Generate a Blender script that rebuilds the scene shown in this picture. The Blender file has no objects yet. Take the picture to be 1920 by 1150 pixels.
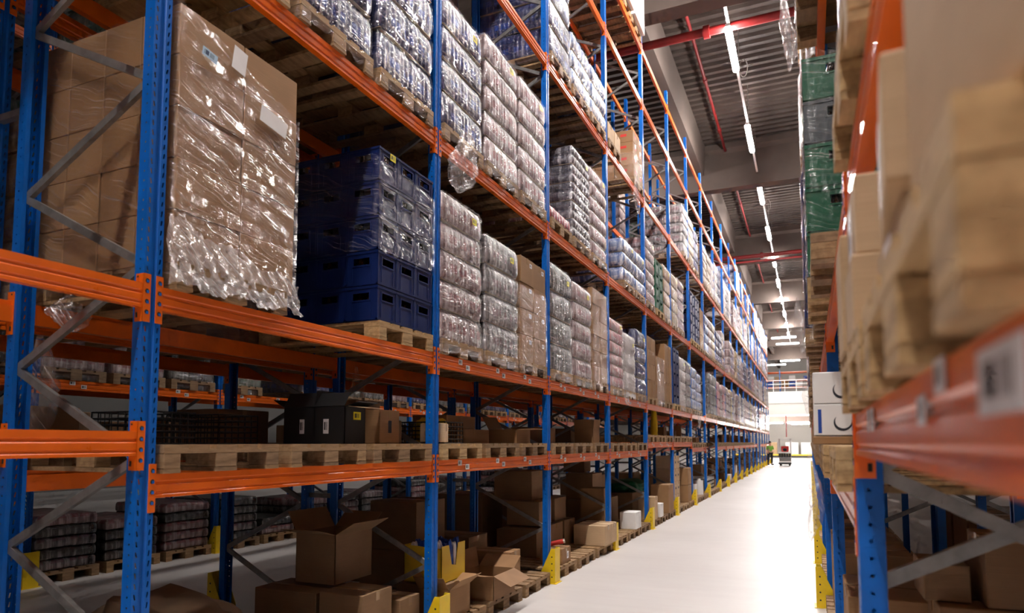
import bpy, bmesh, math, random
from math import pi, sin, cos, radians as R
from mathutils import Vector, Matrix
random.seed(7)
S = bpy.context.scene
COL = S.collection

# ---------------------------------------------------------------- camera, world, exposure
cam_d = bpy.data.cameras.new('camera')
cam = bpy.data.objects.new('camera', cam_d); COL.objects.link(cam)
cam.location = (0, 0, 1.7175)
cam.rotation_euler = (pi/2 + 0.0733, 0, 0.4145)
cam_d.sensor_width = 36; cam_d.lens = 23.73
cam_d.shift_y = 0.0841
cam_d.clip_start = 0.05; cam_d.clip_end = 300
cam_d.dof.use_dof = True; cam_d.dof.focus_distance = 7.0; cam_d.dof.aperture_fstop = 2.2
S.camera = cam
W = bpy.data.worlds.new('world'); S.world = W; W.use_nodes = True
bg = W.node_tree.nodes['Background']; bg.inputs[0].default_value = (0.75, 0.68, 0.66, 1); bg.inputs[1].default_value = 0.02
S.view_settings.view_transform = 'Standard'; S.view_settings.look = 'None'
S.view_settings.gamma = 1; S.view_settings.use_curve_mapping = False
S.view_settings.exposure = 1.25
S.cycles.use_denoising = True
S.cycles.sample_clamp_indirect = 6
S.cycles.diffuse_bounces = 3; S.cycles.max_bounces = 6; S.cycles.transparent_max_bounces = 12
S.cycles.use_adaptive_sampling = True; S.cycles.adaptive_threshold = 0.06; S.cycles.adaptive_min_samples = 12
LAMP = 185.0          # radiance of the luminaires over the aisles
LX, LZ = -1.42, 11.07

# ---------------------------------------------------------------- materials
MATS = {}
def nt(name):
    m = bpy.data.materials.new(name); m.use_nodes = True
    t = m.node_tree; p = t.nodes['Principled BSDF']
    MATS[name] = m
    return m, t, p
def N(t, typ, **kw):
    n = t.nodes.new(typ)
    for k, v in kw.items():
        if isinstance(k, str) and hasattr(n, k): setattr(n, k, v)
    return n
def L(t, a, b): t.links.new(a, b)
def ramp(t, fac, stops):
    r = t.nodes.new('ShaderNodeValToRGB'); e = r.color_ramp.elements
    while len(e) < len(stops): e.new(0.5)
    for i, (p, c) in enumerate(stops):
        e[i].position = p; e[i].color = (*c, 1) if len(c) == 3 else c
    L(t, fac, r.inputs[0]); return r
def mapping(t, scale=(1, 1, 1), rot=(0, 0, 0), coord='Object', loc=(0, 0, 0)):
    tc = t.nodes.new('ShaderNodeTexCoord'); mp = t.nodes.new('ShaderNodeMapping')
    L(t, tc.outputs[coord], mp.inputs[0]); mp.inputs[1].default_value = loc
    mp.inputs[2].default_value = rot; mp.inputs[3].default_value = scale
    return mp.outputs[0]
def noise(t, vec, scale, detail=3, rough=.55):
    n = t.nodes.new('ShaderNodeTexNoise'); n.inputs['Scale'].default_value = scale
    n.inputs['Detail'].default_value = detail; n.inputs['Roughness'].default_value = rough
    if vec is not None: L(t, vec, n.inputs['Vector'])
    return n.outputs['Fac']
def math_(t, op, a, b=None, c=None):
    n = t.nodes.new('ShaderNodeMath'); n.operation = op
    for i, v in enumerate((a, b, c)):
        if v is None: continue
        if hasattr(v, 'node'): L(t, v, n.inputs[i])
        else: n.inputs[i].default_value = v
    return n.outputs[0]
def bump(t, p, h, strength=.3, dist=.01):
    b = t.nodes.new('ShaderNodeBump'); b.inputs['Strength'].default_value = strength
    b.inputs['Distance'].default_value = dist; L(t, h, b.inputs['Height']); L(t, b.outputs[0], p.inputs['Normal'])
    return b
def randcol(t, ca, cb):
    oi = t.nodes.new('ShaderNodeObjectInfo')
    mx = t.nodes.new('ShaderNodeMix'); mx.data_type = 'RGBA'
    L(t, oi.outputs['Random'], mx.inputs[0]); mx.inputs[6].default_value = (*ca, 1); mx.inputs[7].default_value = (*cb, 1)
    return mx.outputs[2]
def mul(t, a, b, fac=1.0, mode='MULTIPLY'):
    mx = t.nodes.new('ShaderNodeMix'); mx.data_type = 'RGBA'; mx.blend_type = mode; mx.inputs[0].default_value = fac
    L(t, a, mx.inputs[6]); L(t, b, mx.inputs[7]); return mx.outputs[2]

def simple(name, col, rough=.5, metal=0, spec=.5, n=0, coat=0, ns=8):
    m, t, p = nt(name)
    p.inputs['Base Color'].default_value = (*col, 1); p.inputs['Roughness'].default_value = rough
    p.inputs['Metallic'].default_value = metal; p.inputs['Specular IOR Level'].default_value = spec
    p.inputs['Coat Weight'].default_value = coat
    if n:
        f = noise(t, mapping(t), ns, 4)
        r = ramp(t, f, [(0.3, tuple(c*(1-n) for c in col)), (0.7, tuple(min(1, c*(1+n)) for c in col))])
        L(t, r.outputs[0], p.inputs['Base Color'])
        rr = math_(t, 'MULTIPLY_ADD', f, .25, rough-.12); L(t, rr, p.inputs['Roughness'])
    return m

simple('blue_paint', (0.002, 0.12, 0.50), .38, n=.12)
simple('blue_paint_dull', (0.004, 0.10, 0.42), .45, n=.15)
simple('orange_paint', (0.80, 0.135, 0.004), .33, n=.08, ns=5, coat=.12)
simple('yellow_paint', (0.80, 0.55, 0.01), .4, n=.1)
simple('galvanized', (0.26, 0.25, 0.24), .36, metal=.6, n=.18, ns=20)
simple('steel_bright', (0.6, 0.6, 0.6), .3, metal=.9)
simple('red_pipe', (0.20, 0.008, 0.008), .5, n=.1)
simple('concrete_beam', (0.12, 0.09, 0.076), .85, n=.12, ns=1.5)
simple('white_wall', (0.78, 0.74, 0.69), .7, n=.03, ns=.5)
simple('grey_wall', (0.55, 0.52, 0.48), .75, n=.04, ns=.4)
simple('dark_wall', (0.10, 0.095, 0.09), .8)
simple('white_plastic', (0.78, 0.76, 0.74), .4)
simple('black_card', (0.012, 0.012, 0.013), .55, n=.2)
simple('black_plastic', (0.01, 0.01, 0.011), .4)
simple('hole_shade', (0.03, 0.025, 0.02), .9)  # painted shade for the holes and slots of the beam connectors
simple('crate_blue', (0.004, 0.014, 0.085), .33, n=.12, ns=6)
simple('crate_green', (0.003, 0.085, 0.036), .4, n=.12, spec=.3)
simple('crate_dark', (0.02, 0.025, 0.03), .35)
simple('bottle_brown', (0.03, 0.012, 0.006), .12, coat=.5)
simple('cap_metal', (0.5, 0.45, 0.38), .3, metal=.8)
simple('white_card', (0.80, 0.78, 0.76), .5, n=.03)
simple('paper_brown', (0.16, 0.095, 0.05), .8, n=.15, ns=6)
simple('yellow_card', (0.75, 0.50, 0.02), .5)
simple('blue_card', (0.01, 0.06, 0.35), .5)
simple('pink_stripe', (0.6, 0.03, 0.12), .5)
simple('red_print', (0.6, 0.03, 0.02), .5)
simple('green_print', (0.06, 0.35, 0.05), .5)
simple('ink', (0.02, 0.02, 0.03), .6)
simple('rubber', (0.02, 0.02, 0.02), .8)
simple('tape', (0.36, 0.22, 0.11), .22)
simple('slip_sheet', (0.36, 0.26, 0.17), .7)
simple('skin', (0.55, 0.30, 0.20), .5)
simple('hair_dark', (0.02, 0.013, 0.01), .6)
simple('cloth_dark', (0.015, 0.016, 0.022), .85)
simple('cloth_green', (0.17, 0.42, 0.05), .75)
simple('cable_grey', (0.25, 0.22, 0.2), .6)

def holes_material(name, base, rough):
    m, t, p = nt(name)
    p.inputs['Roughness'].default_value = rough; p.inputs['Specular IOR Level'].default_value = .35
    f = noise(t, mapping(t), 6, 4)
    r = ramp(t, f, [(0.3, tuple(c*.85 for c in base)), (0.7, tuple(c*1.12 for c in base))])
    L(t, r.outputs[0], p.inputs['Base Color'])
    tc = t.nodes.new('ShaderNodeTexCoord'); sx = t.nodes.new('ShaderNodeSeparateXYZ'); L(t, tc.outputs['Object'], sx.inputs[0])
    X, Y, Z = sx.outputs
    ay = math_(t, 'ABSOLUTE', Y)
    # slots in the front face, slanting with height
    fz = math_(t, 'FRACT', math_(t, 'DIVIDE', Z, .05))
    dz = math_(t, 'ABSOLUTE', math_(t, 'SUBTRACT', fz, .5))
    slant = math_(t, 'MULTIPLY', math_(t, 'SUBTRACT', fz, .5), .010)
    dy = math_(t, 'ABSOLUTE', math_(t, 'SUBTRACT', math_(t, 'SUBTRACT', ay, .034), slant))
    slot = math_(t, 'MULTIPLY', math_(t, 'LESS_THAN', dz, .27), math_(t, 'LESS_THAN', dy, .0042))
    slot = math_(t, 'MULTIPLY', slot, math_(t, 'GREATER_THAN', X, -.006))
    # round holes in the flanks
    ddx = math_(t, 'MULTIPLY', math_(t, 'ADD', X, .032), 20.0)
    ddz = math_(t, 'SUBTRACT', fz, .5)
    rr = math_(t, 'ADD', math_(t, 'MULTIPLY', ddx, ddx), math_(t, 'MULTIPLY', ddz, ddz))
    hole = math_(t, 'MULTIPLY', math_(t, 'LESS_THAN', rr, .0135), math_(t, 'GREATER_THAN', ay, .046))
    mask = math_(t, 'MAXIMUM', slot, hole)
    tr = t.nodes.new('ShaderNodeBsdfTransparent'); mx = t.nodes.new('ShaderNodeMixShader')
    L(t, mask, mx.inputs[0]); L(t, p.outputs[0], mx.inputs[1]); L(t, tr.outputs[0], mx.inputs[2])
    out = t.nodes['Material Output']; L(t, mx.outputs[0], out.inputs[0])
    return m
holes_material('post_paint', (0.002, 0.115, 0.48), .33)

def wood(name, ca, cb):
    m, t, p = nt(name); p.inputs['Roughness'].default_value = .75
    g = noise(t, mapping(t, (2.5, 2.5, 26)), 3, 5, .65)
    g2 = noise(t, mapping(t, (14, 2, 14)), 2.2, 4, .6)
    b = randcol(t, ca, cb)
    r = ramp(t, g, [(0.25, (.55, .5, .45)), (0.5, (.9, .88, .85)), (0.8, (1.15, 1.12, 1.08))])
    r2 = ramp(t, g2, [(0.3, (.62, .56, .5)), (0.62, (1, 1, 1))])
    L(t, mul(t, mul(t, b, r.outputs[0]), r2.outputs[0]), p.inputs['Base Color'])
    bump(t, p, g, .3, .004)
wood('pallet_wood', (0.46, 0.29, 0.14), (0.30, 0.19, 0.105))
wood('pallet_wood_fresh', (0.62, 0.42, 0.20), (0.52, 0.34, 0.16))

def cardboard(name, ca, cb):
    m, t, p = nt(name); p.inputs['Roughness'].default_value = .68; p.inputs['Specular IOR Level'].default_value = .3
    b = randcol(t, ca, cb)
    f = noise(t, mapping(t, (1, 1, 1)), 3, 4)
    r = ramp(t, f, [(0.3, (.86, .85, .84)), (0.7, (1.06, 1.06, 1.06))])
    fine = noise(t, mapping(t, (2, 2, 160)), 2, 2)
    r2 = ramp(t, fine, [(0.35, (.93, .93, .92)), (0.65, (1.03, 1.03, 1.03))])
    L(t, mul(t, mul(t, b, r.outputs[0]), r2.outputs[0]), p.inputs['Base Color'])
    bump(t, p, fine, .08, .002)
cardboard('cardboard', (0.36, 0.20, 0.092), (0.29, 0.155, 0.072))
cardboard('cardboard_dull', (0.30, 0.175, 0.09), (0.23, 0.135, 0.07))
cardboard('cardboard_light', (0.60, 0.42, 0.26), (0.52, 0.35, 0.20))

def film(name, dens=.3, streak=.6, tint=(.84, .80, .79), rough=.18, freq=46, slope=.28, gloss=.12, bd=.02):
    """clear stretch film: see-through, with milky folds where it gathers, and a wrinkled gloss"""
    m, t, p = nt(name)
    tc = t.nodes.new('ShaderNodeTexCoord'); sx = t.nodes.new('ShaderNodeSeparateXYZ'); L(t, tc.outputs['Object'], sx.inputs[0])
    X, Y, Z = sx.outputs
    lo = noise(t, tc.outputs['Object'], 2.2, 2)
    z2 = math_(t, 'ADD', Z, math_(t, 'MULTIPLY', math_(t, 'ADD', Y, X), slope))
    z3 = math_(t, 'ADD', z2, math_(t, 'MULTIPLY', lo, .22))
    cx = t.nodes.new('ShaderNodeCombineXYZ')
    L(t, math_(t, 'MULTIPLY', X, 2.0), cx.inputs[0]); L(t, math_(t, 'MULTIPLY', Y, 2.0), cx.inputs[1]); L(t, math_(t, 'MULTIPLY', z3, freq), cx.inputs[2])
    st = noise(t, cx.outputs[0], 1.0, 3, .6)
    cr = noise(t, mapping(t, (1, 1, .6)), 9, 3, .6)
    cf = t.nodes.new('ShaderNodeCombineXYZ')
    L(t, math_(t, 'MULTIPLY', X, 3.5), cf.inputs[0]); L(t, math_(t, 'MULTIPLY', Y, 3.5), cf.inputs[1]); L(t, math_(t, 'MULTIPLY', z3, freq*2.6), cf.inputs[2])
    sf = noise(t, cf.outputs[0], 1.0, 2, .6)
    st = math_(t, 'MULTIPLY_ADD', sf, .45, math_(t, 'MULTIPLY', st, .55))
    fold = ramp(t, st, [(0.50, (0, 0, 0)), (0.57, (.2, .2, .2)), (0.66, (1, 1, 1))]).outputs[0]
    a = math_(t, 'MULTIPLY_ADD', fold, streak, dens)
    a = math_(t, 'MINIMUM', a, .95)
    p.inputs['Base Color'].default_value = (*tint, 1); p.inputs['Roughness'].default_value = .6
    p.inputs['Specular IOR Level'].default_value = 0
    tr = t.nodes.new('ShaderNodeBsdfTransparent'); mx = t.nodes.new('ShaderNodeMixShader')
    L(t, a, mx.inputs[0]); L(t, tr.outputs[0], mx.inputs[1]); L(t, p.outputs[0], mx.inputs[2])
    gl = t.nodes.new('ShaderNodeBsdfGlossy'); gl.inputs['Color'].default_value = (1, .97, .95, 1); gl.inputs['Roughness'].default_value = rough
    h = math_(t, 'MULTIPLY_ADD', cr, .7, st)
    b = t.nodes.new('ShaderNodeBump'); b.inputs['Strength'].default_value = 1.0; b.inputs['Distance'].default_value = bd
    L(t, h, b.inputs['Height']); L(t, b.outputs[0], gl.inputs['Normal'])
    lw = t.nodes.new('ShaderNodeLayerWeight'); lw.inputs[0].default_value = .3
    g = math_(t, 'MULTIPLY_ADD', lw.outputs['Facing'], .08, gloss)
    g = math_(t, 'MULTIPLY_ADD', fold, .22, g)
    m2 = t.nodes.new('ShaderNodeMixShader'); L(t, g, m2.inputs[0]); L(t, mx.outputs[0], m2.inputs[1]); L(t, gl.outputs[0], m2.inputs[2])
    L(t, m2.outputs[0], t.nodes['Material Output'].inputs[0])
    return m
film('film_cartons', .0, .24, (.90, .78, .70), .12, 62, .34, gloss=.055, bd=.03)
film('film_thin', .0, .10, (.7, .8, .75), .12, 40, .2, gloss=.03, bd=.02)
film('film_crates', .0, .20, (.75, .76, .85), .12, 55, .30, gloss=.05, bd=.03)
film('film_packs', .05, .22, (.86, .80, .80), .14, 34, .10, gloss=.06, bd=.03)
film('film_dense', .35, .35, (.80, .74, .73), .2, 34, .15, gloss=.08, bd=.02)
film('film_blue', .01, .15, (.78, .80, .88), .10, 24, .05, gloss=.07, bd=.035)
film('film_rag', .04, .4, (.9, .87, .86), .15, 30, 1.2, gloss=.10, bd=.02)

def packmat(name, cols, period=.065, rough=.25, bands=None, white=.0):
    """shrink wrapped bottles seen through their own film: vertical bottle columns, label band, caps"""
    m, t, p = nt(name)
    tc = t.nodes.new('ShaderNodeTexCoord'); sx = t.nodes.new('ShaderNodeSeparateXYZ'); L(t, tc.outputs['Object'], sx.inputs[0])
    X, Y, Z = sx.outputs
    f = noise(t, mapping(t, (16, 16, 2.2)), 1.0, 3, .7)
    big = noise(t, mapping(t, (2.5, 2.5, 5)), 1.0, 2, .5)
    f = math_(t, 'MULTIPLY_ADD', math_(t, 'SUBTRACT', big, .5), .5, f)
    base = ramp(t, f, [(0.32, cols[0]), (0.45, cols[1]), (0.60, cols[2]), (0.76, cols[3])]).outputs[0]
    band = math_(t, 'MULTIPLY', math_(t, 'GREATER_THAN', Z, .085), math_(t, 'LESS_THAN', Z, .165))
    bn = noise(t, mapping(t, (12, 12, 1)), 1.0, 1, .5)
    band = math_(t, 'MULTIPLY', band, math_(t, 'GREATER_THAN', bn, .46))
    mb = t.nodes.new('ShaderNodeMix'); mb.data_type = 'RGBA'; L(t, math_(t, 'MULTIPLY', band, .6), mb.inputs[0])
    L(t, base, mb.inputs[6]); mb.inputs[7].default_value = (*(bands or cols[1]), 1); base = mb.outputs[2]
    L(t, base, p.inputs['Base Color']); p.inputs['Roughness'].default_value = .45; p.inputs['Specular IOR Level'].default_value = .2
    wr = noise(t, mapping(t, (4, 4, 22)), 1.4, 3, .6)
    cr = noise(t, mapping(t, (2, 2, 1)), 8, 3, .6)
    h = math_(t, 'MULTIPLY_ADD', cr, .9, wr)
    b = t.nodes.new('ShaderNodeBump'); b.inputs['Strength'].default_value = 1.0; b.inputs['Distance'].default_value = .03; L(t, h, b.inputs['Height'])
    gl = t.nodes.new('ShaderNodeBsdfGlossy'); gl.inputs['Color'].default_value = (1, .97, .96, 1); gl.inputs['Roughness'].default_value = rough-.13
    L(t, b.outputs[0], gl.inputs['Normal'])
    lw = t.nodes.new('ShaderNodeLayerWeight'); lw.inputs[0].default_value = .3
    g = math_(t, 'MULTIPLY_ADD', lw.outputs['Facing'], .10, .09)
    m2 = t.nodes.new('ShaderNodeMixShader'); L(t, g, m2.inputs[0]); L(t, p.outputs[0], m2.inputs[1]); L(t, gl.outputs[0], m2.inputs[2])
    L(t, m2.outputs[0], t.nodes['Material Output'].inputs[0])
    return m
packmat('pack_blue', [(.002, .005, .035), (.01, .018, .09), (.045, .05, .13), (.28, .26, .33)], bands=(.01, .05, .30))
packmat('pack_pink', [(.08, .03, .035), (.19, .115, .115), (.32, .22, .22), (.55, .45, .45)], bands=(.22, .03, .04))
packmat('pack_white', [(.16, .12, .12), (.30, .26, .26), (.45, .40, .40), (.66, .61, .61)])
packmat('pack_grey', [(.012, .012, .015), (.06, .055, .06), (.2, .175, .18), (.5, .46, .47)], bands=(.12, .03, .05))
packmat('pack_clear', [(.015, .015, .025), (.06, .055, .075), (.17, .16, .18), (.5, .48, .5)])
packmat('pack_sky', [(.03, .07, .22), (.10, .17, .38), (.42, .46, .58), (.78, .78, .82)])
packmat('pack_red', [(.35, .008, .04), (.40, .10, .12), (.42, .30, .30), (.66, .58, .58)])
packmat('pack_dark', [(.006, .008, .008), (.02, .024, .022), (.06, .065, .06), (.3, .3, .3)])
packmat('pack_green', [(.006, .03, .015), (.02, .07, .035), (.12, .16, .13), (.5, .5, .48)])
packmat('pack_gold', [(.10, .05, .01), (.24, .14, .04), (.36, .24, .10), (.6, .5, .36)])

def barcode(name, bgc, fg=(0.02, 0.02, 0.02), axis=1, freq=260, lo=.25, hi=.8, grey=1.0):
    m, t, p = nt(name); p.inputs['Roughness'].default_value = .4
    g = t.nodes.new('ShaderNodeTexCoord'); sx = t.nodes.new('ShaderNodeSeparateXYZ'); L(t, g.outputs['Generated'], sx.inputs[0])
    u = sx.outputs[axis]; v = sx.outputs[2]
    n1 = t.nodes.new('ShaderNodeTexWhiteNoise'); n1.noise_dimensions = '1D'
    L(t, math_(t, 'FLOOR', math_(t, 'MULTIPLY', u, freq/10)), n1.inputs['W'])
    bar = math_(t, 'GREATER_THAN', n1.outputs['Value'], .5)
    inside = math_(t, 'MULTIPLY', math_(t, 'MULTIPLY', math_(t, 'GREATER_THAN', v, lo), math_(t, 'LESS_THAN', v, hi)),
                   math_(t, 'MULTIPLY', math_(t, 'GREATER_THAN', u, .12), math_(t, 'LESS_THAN', u, .88)))
    mask = math_(t, 'MULTIPLY', math_(t, 'MULTIPLY', bar, inside), grey)
    mx = t.nodes.new('ShaderNodeMix'); mx.data_type = 'RGBA'; L(t, mask, mx.inputs[0])
    mx.inputs[6].default_value = (*bgc, 1); mx.inputs[7].default_value = (*fg, 1)
    L(t, mx.outputs[2], p.inputs['Base Color'])
barcode('label_white', (.78, .76, .76))
barcode('label_yellow', (.80, .70, .02))
barcode('label_bluewhite', (.45, .62, .75), (.03, .06, .12))
barcode('label_side', (.78, .76, .76), axis=0)

# floor: pale sealed concrete
m, t, p = nt('floor_concrete')
f1 = noise(t, mapping(t), .35, 5, .6); f2 = noise(t, mapping(t, (.6, 6, 1)), .9, 5, .6)
c = ramp(t, f1, [(0.3, (.58, .545, .525)), (0.7, (.68, .645, .625))]).outputs[0]
c2 = ramp(t, f2, [(0.3, (.93, .92, .92)), (0.6, (1, 1, 1))]).outputs[0]
L(t, mul(t, c, c2), p.inputs['Base Color'])
L(t, math_(t, 'MULTIPLY_ADD', f2, .25, .28), p.inputs['Roughness']); p.inputs['Specular IOR Level'].default_value = .35
simple('roof_deck', (0.072, 0.052, 0.043), .55, metal=.1, n=.06, ns=.6)
m, t, p = nt('lamp_glow'); p.inputs['Base Color'].default_value = (1, 1, 1, 1)
p.inputs['Emission Color'].default_value = (1, .955, .92, 1); p.inputs['Emission Strength'].default_value = LAMP

# ---------------------------------------------------------------- mesh builder
class MB:
    def __init__(s): s.v = []; s.f = []; s.m = []; s.sm = []
    def add(s, vs, fs, mi=0, smooth=False):
        o = len(s.v); s.v += [tuple(v) for v in vs]
        s.f += [tuple(i+o for i in f) for f in fs]; s.m += [mi]*len(fs); s.sm += [smooth]*len(fs)
    def box(s, x0, x1, y0, y1, z0, z1, mi=0, M=None, bev=0):
        if bev > 0:
            b = min(bev, (x1-x0)/3, (y1-y0)/3, (z1-z0)/3)
            vs = []; 
            for iz, z in enumerate((z0, z0+b, z1-b, z1)):
                ins = b if iz in (0, 3) else 0
                xa, xb, ya, yb = x0+ins, x1-ins, y0+ins, y1-ins
                k = b if ins == 0 else b*.01
                vs += [(xa+k, ya, z), (xb-k, ya, z), (xb, ya+k, z), (xb, yb-k, z), (xb-k, yb, z), (xa+k, yb, z), (xa, yb-k, z), (xa, ya+k, z)]
            fs = []
            for i in range(3):
                for j in range(8):
                    fs.append((i*8+j, i*8+(j+1) % 8, (i+1)*8+(j+1) % 8, (i+1)*8+j))
            fs.append(tuple(range(7, -1, -1))); fs.append(tuple(range(24, 32)))
        else:
            vs = [(x0, y0, z0), (x1, y0, z0), (x1, y1, z0), (x0, y1, z0), (x0, y0, z1), (x1, y0, z1), (x1, y1, z1), (x0, y1, z1)]
            fs = [(0, 3, 2, 1), (4, 5, 6, 7), (0, 1, 5, 4), (1, 2, 6, 5), (2, 3, 7, 6), (3, 0, 4, 7)]
        if M is not None: vs = [tuple(M @ Vector(v)) for v in vs]
        s.add(vs, fs, mi)
    def prism(s, poly, axis, a, b, mi=0, smooth=False, cap=True, M=None):
        """extrude a closed 2-D polygon along an axis ('x': poly=(y,z); 'y': poly=(x,z); 'z': poly=(x,y))"""
        def P(u, w, q):
            return {'x': (q, u, w), 'y': (u, q, w), 'z': (u, w, q)}[axis]
        n = len(poly)
        vs = [P(u, w, a) for u, w in poly] + [P(u, w, b) for u, w in poly]
        if M is not None: vs = [tuple(M @ Vector(v)) for v in vs]
        s.add(vs, [(i, (i+1) % n, n+(i+1) % n, n+i) for i in range(n)], mi, smooth)
        if cap: s.add(vs, [tuple(range(n-1, -1, -1)), tuple(range(n, 2*n))], mi)
    def tube(s, p0, p1, r, n=12, mi=0, r1=None, cap=True):
        p0, p1 = Vector(p0), Vector(p1); d = (p1-p0); q = d.to_track_quat('Z', 'Y').to_matrix()
        r1 = r if r1 is None else r1; vs = []
        for p_, rr in ((p0, r), (p1, r1)):
            for i in range(n):
                vs.append(tuple(p_ + q @ Vector((rr*cos(2*pi*i/n), rr*sin(2*pi*i/n), 0))))
        s.add(vs, [(i, (i+1) % n, n+(i+1) % n, n+i) for i in range(n)], mi, True)
        if cap: s.add(vs, [tuple(range(n-1, -1, -1)), tuple(range(n, 2*n))], mi)
    def mesh(s, name, mats):
        me = bpy.data.meshes.new(name); me.from_pydata(s.v, [], s.f)
        for x in (mats if isinstance(mats, (list, tuple)) else [mats]): me.materials.append(MATS[x])
        for i, pl in enumerate(me.polygons): pl.material_index = s.m[i]; pl.use_smooth = s.sm[i]
        bm = bmesh.new(); bm.from_mesh(me); bmesh.ops.recalc_face_normals(bm, faces=bm.faces); bm.to_mesh(me); bm.free()
        return me
def ob(name, me, parent=None, loc=(0, 0, 0), rz=0, rot=None):
    o = bpy.data.objects.new(name, me); COL.objects.link(o); o.location = loc
    o.rotation_euler = rot if rot is not None else (0, 0, rz)
    if parent is not None: o.parent = parent
    return o
import re as _re
_W = 'zeroth first second third fourth fifth sixth seventh eighth ninth tenth eleventh twelfth thirteenth fourteenth fifteenth sixteenth seventeenth eighteenth nineteenth twentieth twenty-first twenty-second'.split()
def tag(o, label, cat, group=None, kind=None):
    label = _re.sub(r'\b(post|layer|row|column|gap|bay|place|number) (\d+)', lambda m: (_W[int(m.group(2))] + ' ' + m.group(1)) if m.group(1) != 'number' else _W[int(m.group(2))], label)
    o['label'] = label; o['category'] = cat
    if group: o['group'] = group
    if kind: o['kind'] = kind
    return o
def struct(name, me, loc=(0, 0, 0), label=None):
    o = ob(name, me, None, loc); o['kind'] = 'structure'
    if label: o['label'] = label
    return o
CACHE = {}
def cached(fn):
    def g(*a):
        k = (fn.__name__,) + a
        if k not in CACHE: CACHE[k] = fn(*a)
        return CACHE[k]
    return g
def inst(proto, loc, rz=0, parent=None, name=None, simple_=False):
    """proto = (name, mesh, loc, rz, label, kids); every part is a linked copy sharing its mesh"""
    n, me, l, r, lab, kids = proto
    o = ob(name or n, me, parent, loc if parent is None else l, rz if parent is None else r)
    if lab: o['label'] = lab
    if not simple_:
        for k in kids: inst(k, k[2], k[3], o)
    return o
ORD = ['zeroth', 'first', 'second', 'third', 'fourth', 'fifth', 'sixth', 'seventh', 'eighth', 'ninth', 'tenth', 'eleventh', 'twelfth',
       'thirteenth', 'fourteenth', 'fifteenth', 'sixteenth', 'seventeenth', 'eighteenth', 'nineteenth', 'twentieth', 'twenty-first', 'twenty-second']

# ---------------------------------------------------------------- layout constants
XL, XR = -2.98, 0.125        # rack faces on the two sides of the aisle
Y1, BAY = 2.32, 2.8
DEP = 1.08
Z = {1: 1.56, 2: 2.50, 3: 4.48, 4: 6.715, 5: 8.79, 6: 9.99}
HT = 10.40
NB = 20
def YF(n): return Y1 + (n-1)*BAY     # frame n
SLOT = [.07, .97, 1.87]

# ---------------------------------------------------------------- the hall
b = MB(); b.box(-24, 16, -12, 96, -.2, 0); struct('floor', b.mesh('floor', 'floor_concrete'))
# trapezoidal roof sheeting, ribs across the aisle
b = MB(); y = -12.0; prof = []
while y < 96:
    prof += [(y, 12.68), (y+.11, 12.68), (y+.145, 12.59), (y+.285, 12.59), (y+.32, 12.68)]; y += .345
vs = [(x, yy, zz) for x in (-24, 16) for yy, zz in prof]; n_ = len(prof)
b.add(vs, [(i, i+1, n_+i+1, n_+i) for i in range(n_-1)])
b.box(-24, 16, -12, 96, 12.74, 12.9)
struct('ceiling', b.mesh('ceiling', 'roof_deck'))
for i, gy in enumerate((3.0, 14.15, 25.3, 36.45, 47.6, 58.65, 69.8, 80.96)):
    b = MB(); b.prism([(gy-.22, 10.95), (gy+.22, 10.95), (gy+.22, 12.25), (gy+.34, 12.38), (gy+.34, 12.59), (gy-.34, 12.59), (gy-.34, 12.38), (gy-.22, 12.25)], 'x', -24, 16)
    struct('trim_%d' % (i+1), b.mesh('girder', 'concrete_beam'), label='concrete roof girder crossing above the aisle')
k = 20
for bx in (-17.4, -10.4, -3.45, 3.5, 10.5):
    b = MB()
    b.prism([(bx-.16, 11.53), (bx+.16, 11.53), (bx+.23, 12.59), (bx-.23, 12.59)], 'y', -12, 96)
    struct('trim_%d' % k, b.mesh('roof_beam', 'concrete_beam'), label='long concrete roof beam running along the aisle'); k += 1

# outer walls (far ones in view)
b = MB(); b.box(-24, 16, 96, 96.3, 0, 12.9); struct('wall_far', b.mesh('wall_far', 'grey_wall'))
b = MB(); b.box(-24.3, -24, -12, 96, 0, 12.9); struct('wall_left', b.mesh('wall_left', 'dark_wall'))
b = MB(); b.box(16, 16.3, -12, 96, 0, 12.9); struct('wall_right', b.mesh('wall_right', 'grey_wall'))
b = MB(); b.box(-24, 16, 85, 85.25, 0, 4.1); struct('wall_back', b.mesh('wall_back', 'grey_wall'))
b = MB(); b.box(-24, 16, -12.3, -12, 0, 12.9); struct('wall_near', b.mesh('wall_near', 'grey_wall'))
# mezzanine: white fascia over the end of the aisle
b = MB(); b.box(-24, 16, 68, 68.2, 4.27, 6.45); b.box(-24, 16, 67.95, 68.0, 5.35, 5.40)
struct('wall_mezzanine', b.mesh('mezzanine', 'white_wall'), label='white mezzanine front spanning the far end of the aisle')
b = MB(); b.box(-24, 16, 68.2, 96, 4.27, 4.5); struct('floor_mezzanine', b.mesh('mezzanine_floor', 'white_wall'))
b = MB(); b.box(-24, 16, 72, 72.4, 3.7, 4.27); b.box(-24, 16, 77, 77.4, 3.7, 4.27)
struct('trim_30', b.mesh('mezzanine_beam', 'concrete_beam'))

# mezzanine railing
r_ = tag(ob('railing', None, loc=(0, 68.1, 6.45)), 'white tube railing along the edge of the far mezzanine', 'railing')
for i in range(14):
    b = MB(); b.tube((-8+i*1.0, 0, 0), (-8+i*1.0, 0, 1.05), .03, 8); ob('railing_post', b.mesh('rp', 'white_plastic'), r_)
for zz in (.35, .7, 1.05):
    b = MB(); b.tube((-8, 0, zz), (5, 0, zz), .028, 8); ob('railing_bar', b.mesh('rb', 'white_plastic'), r_)

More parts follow.
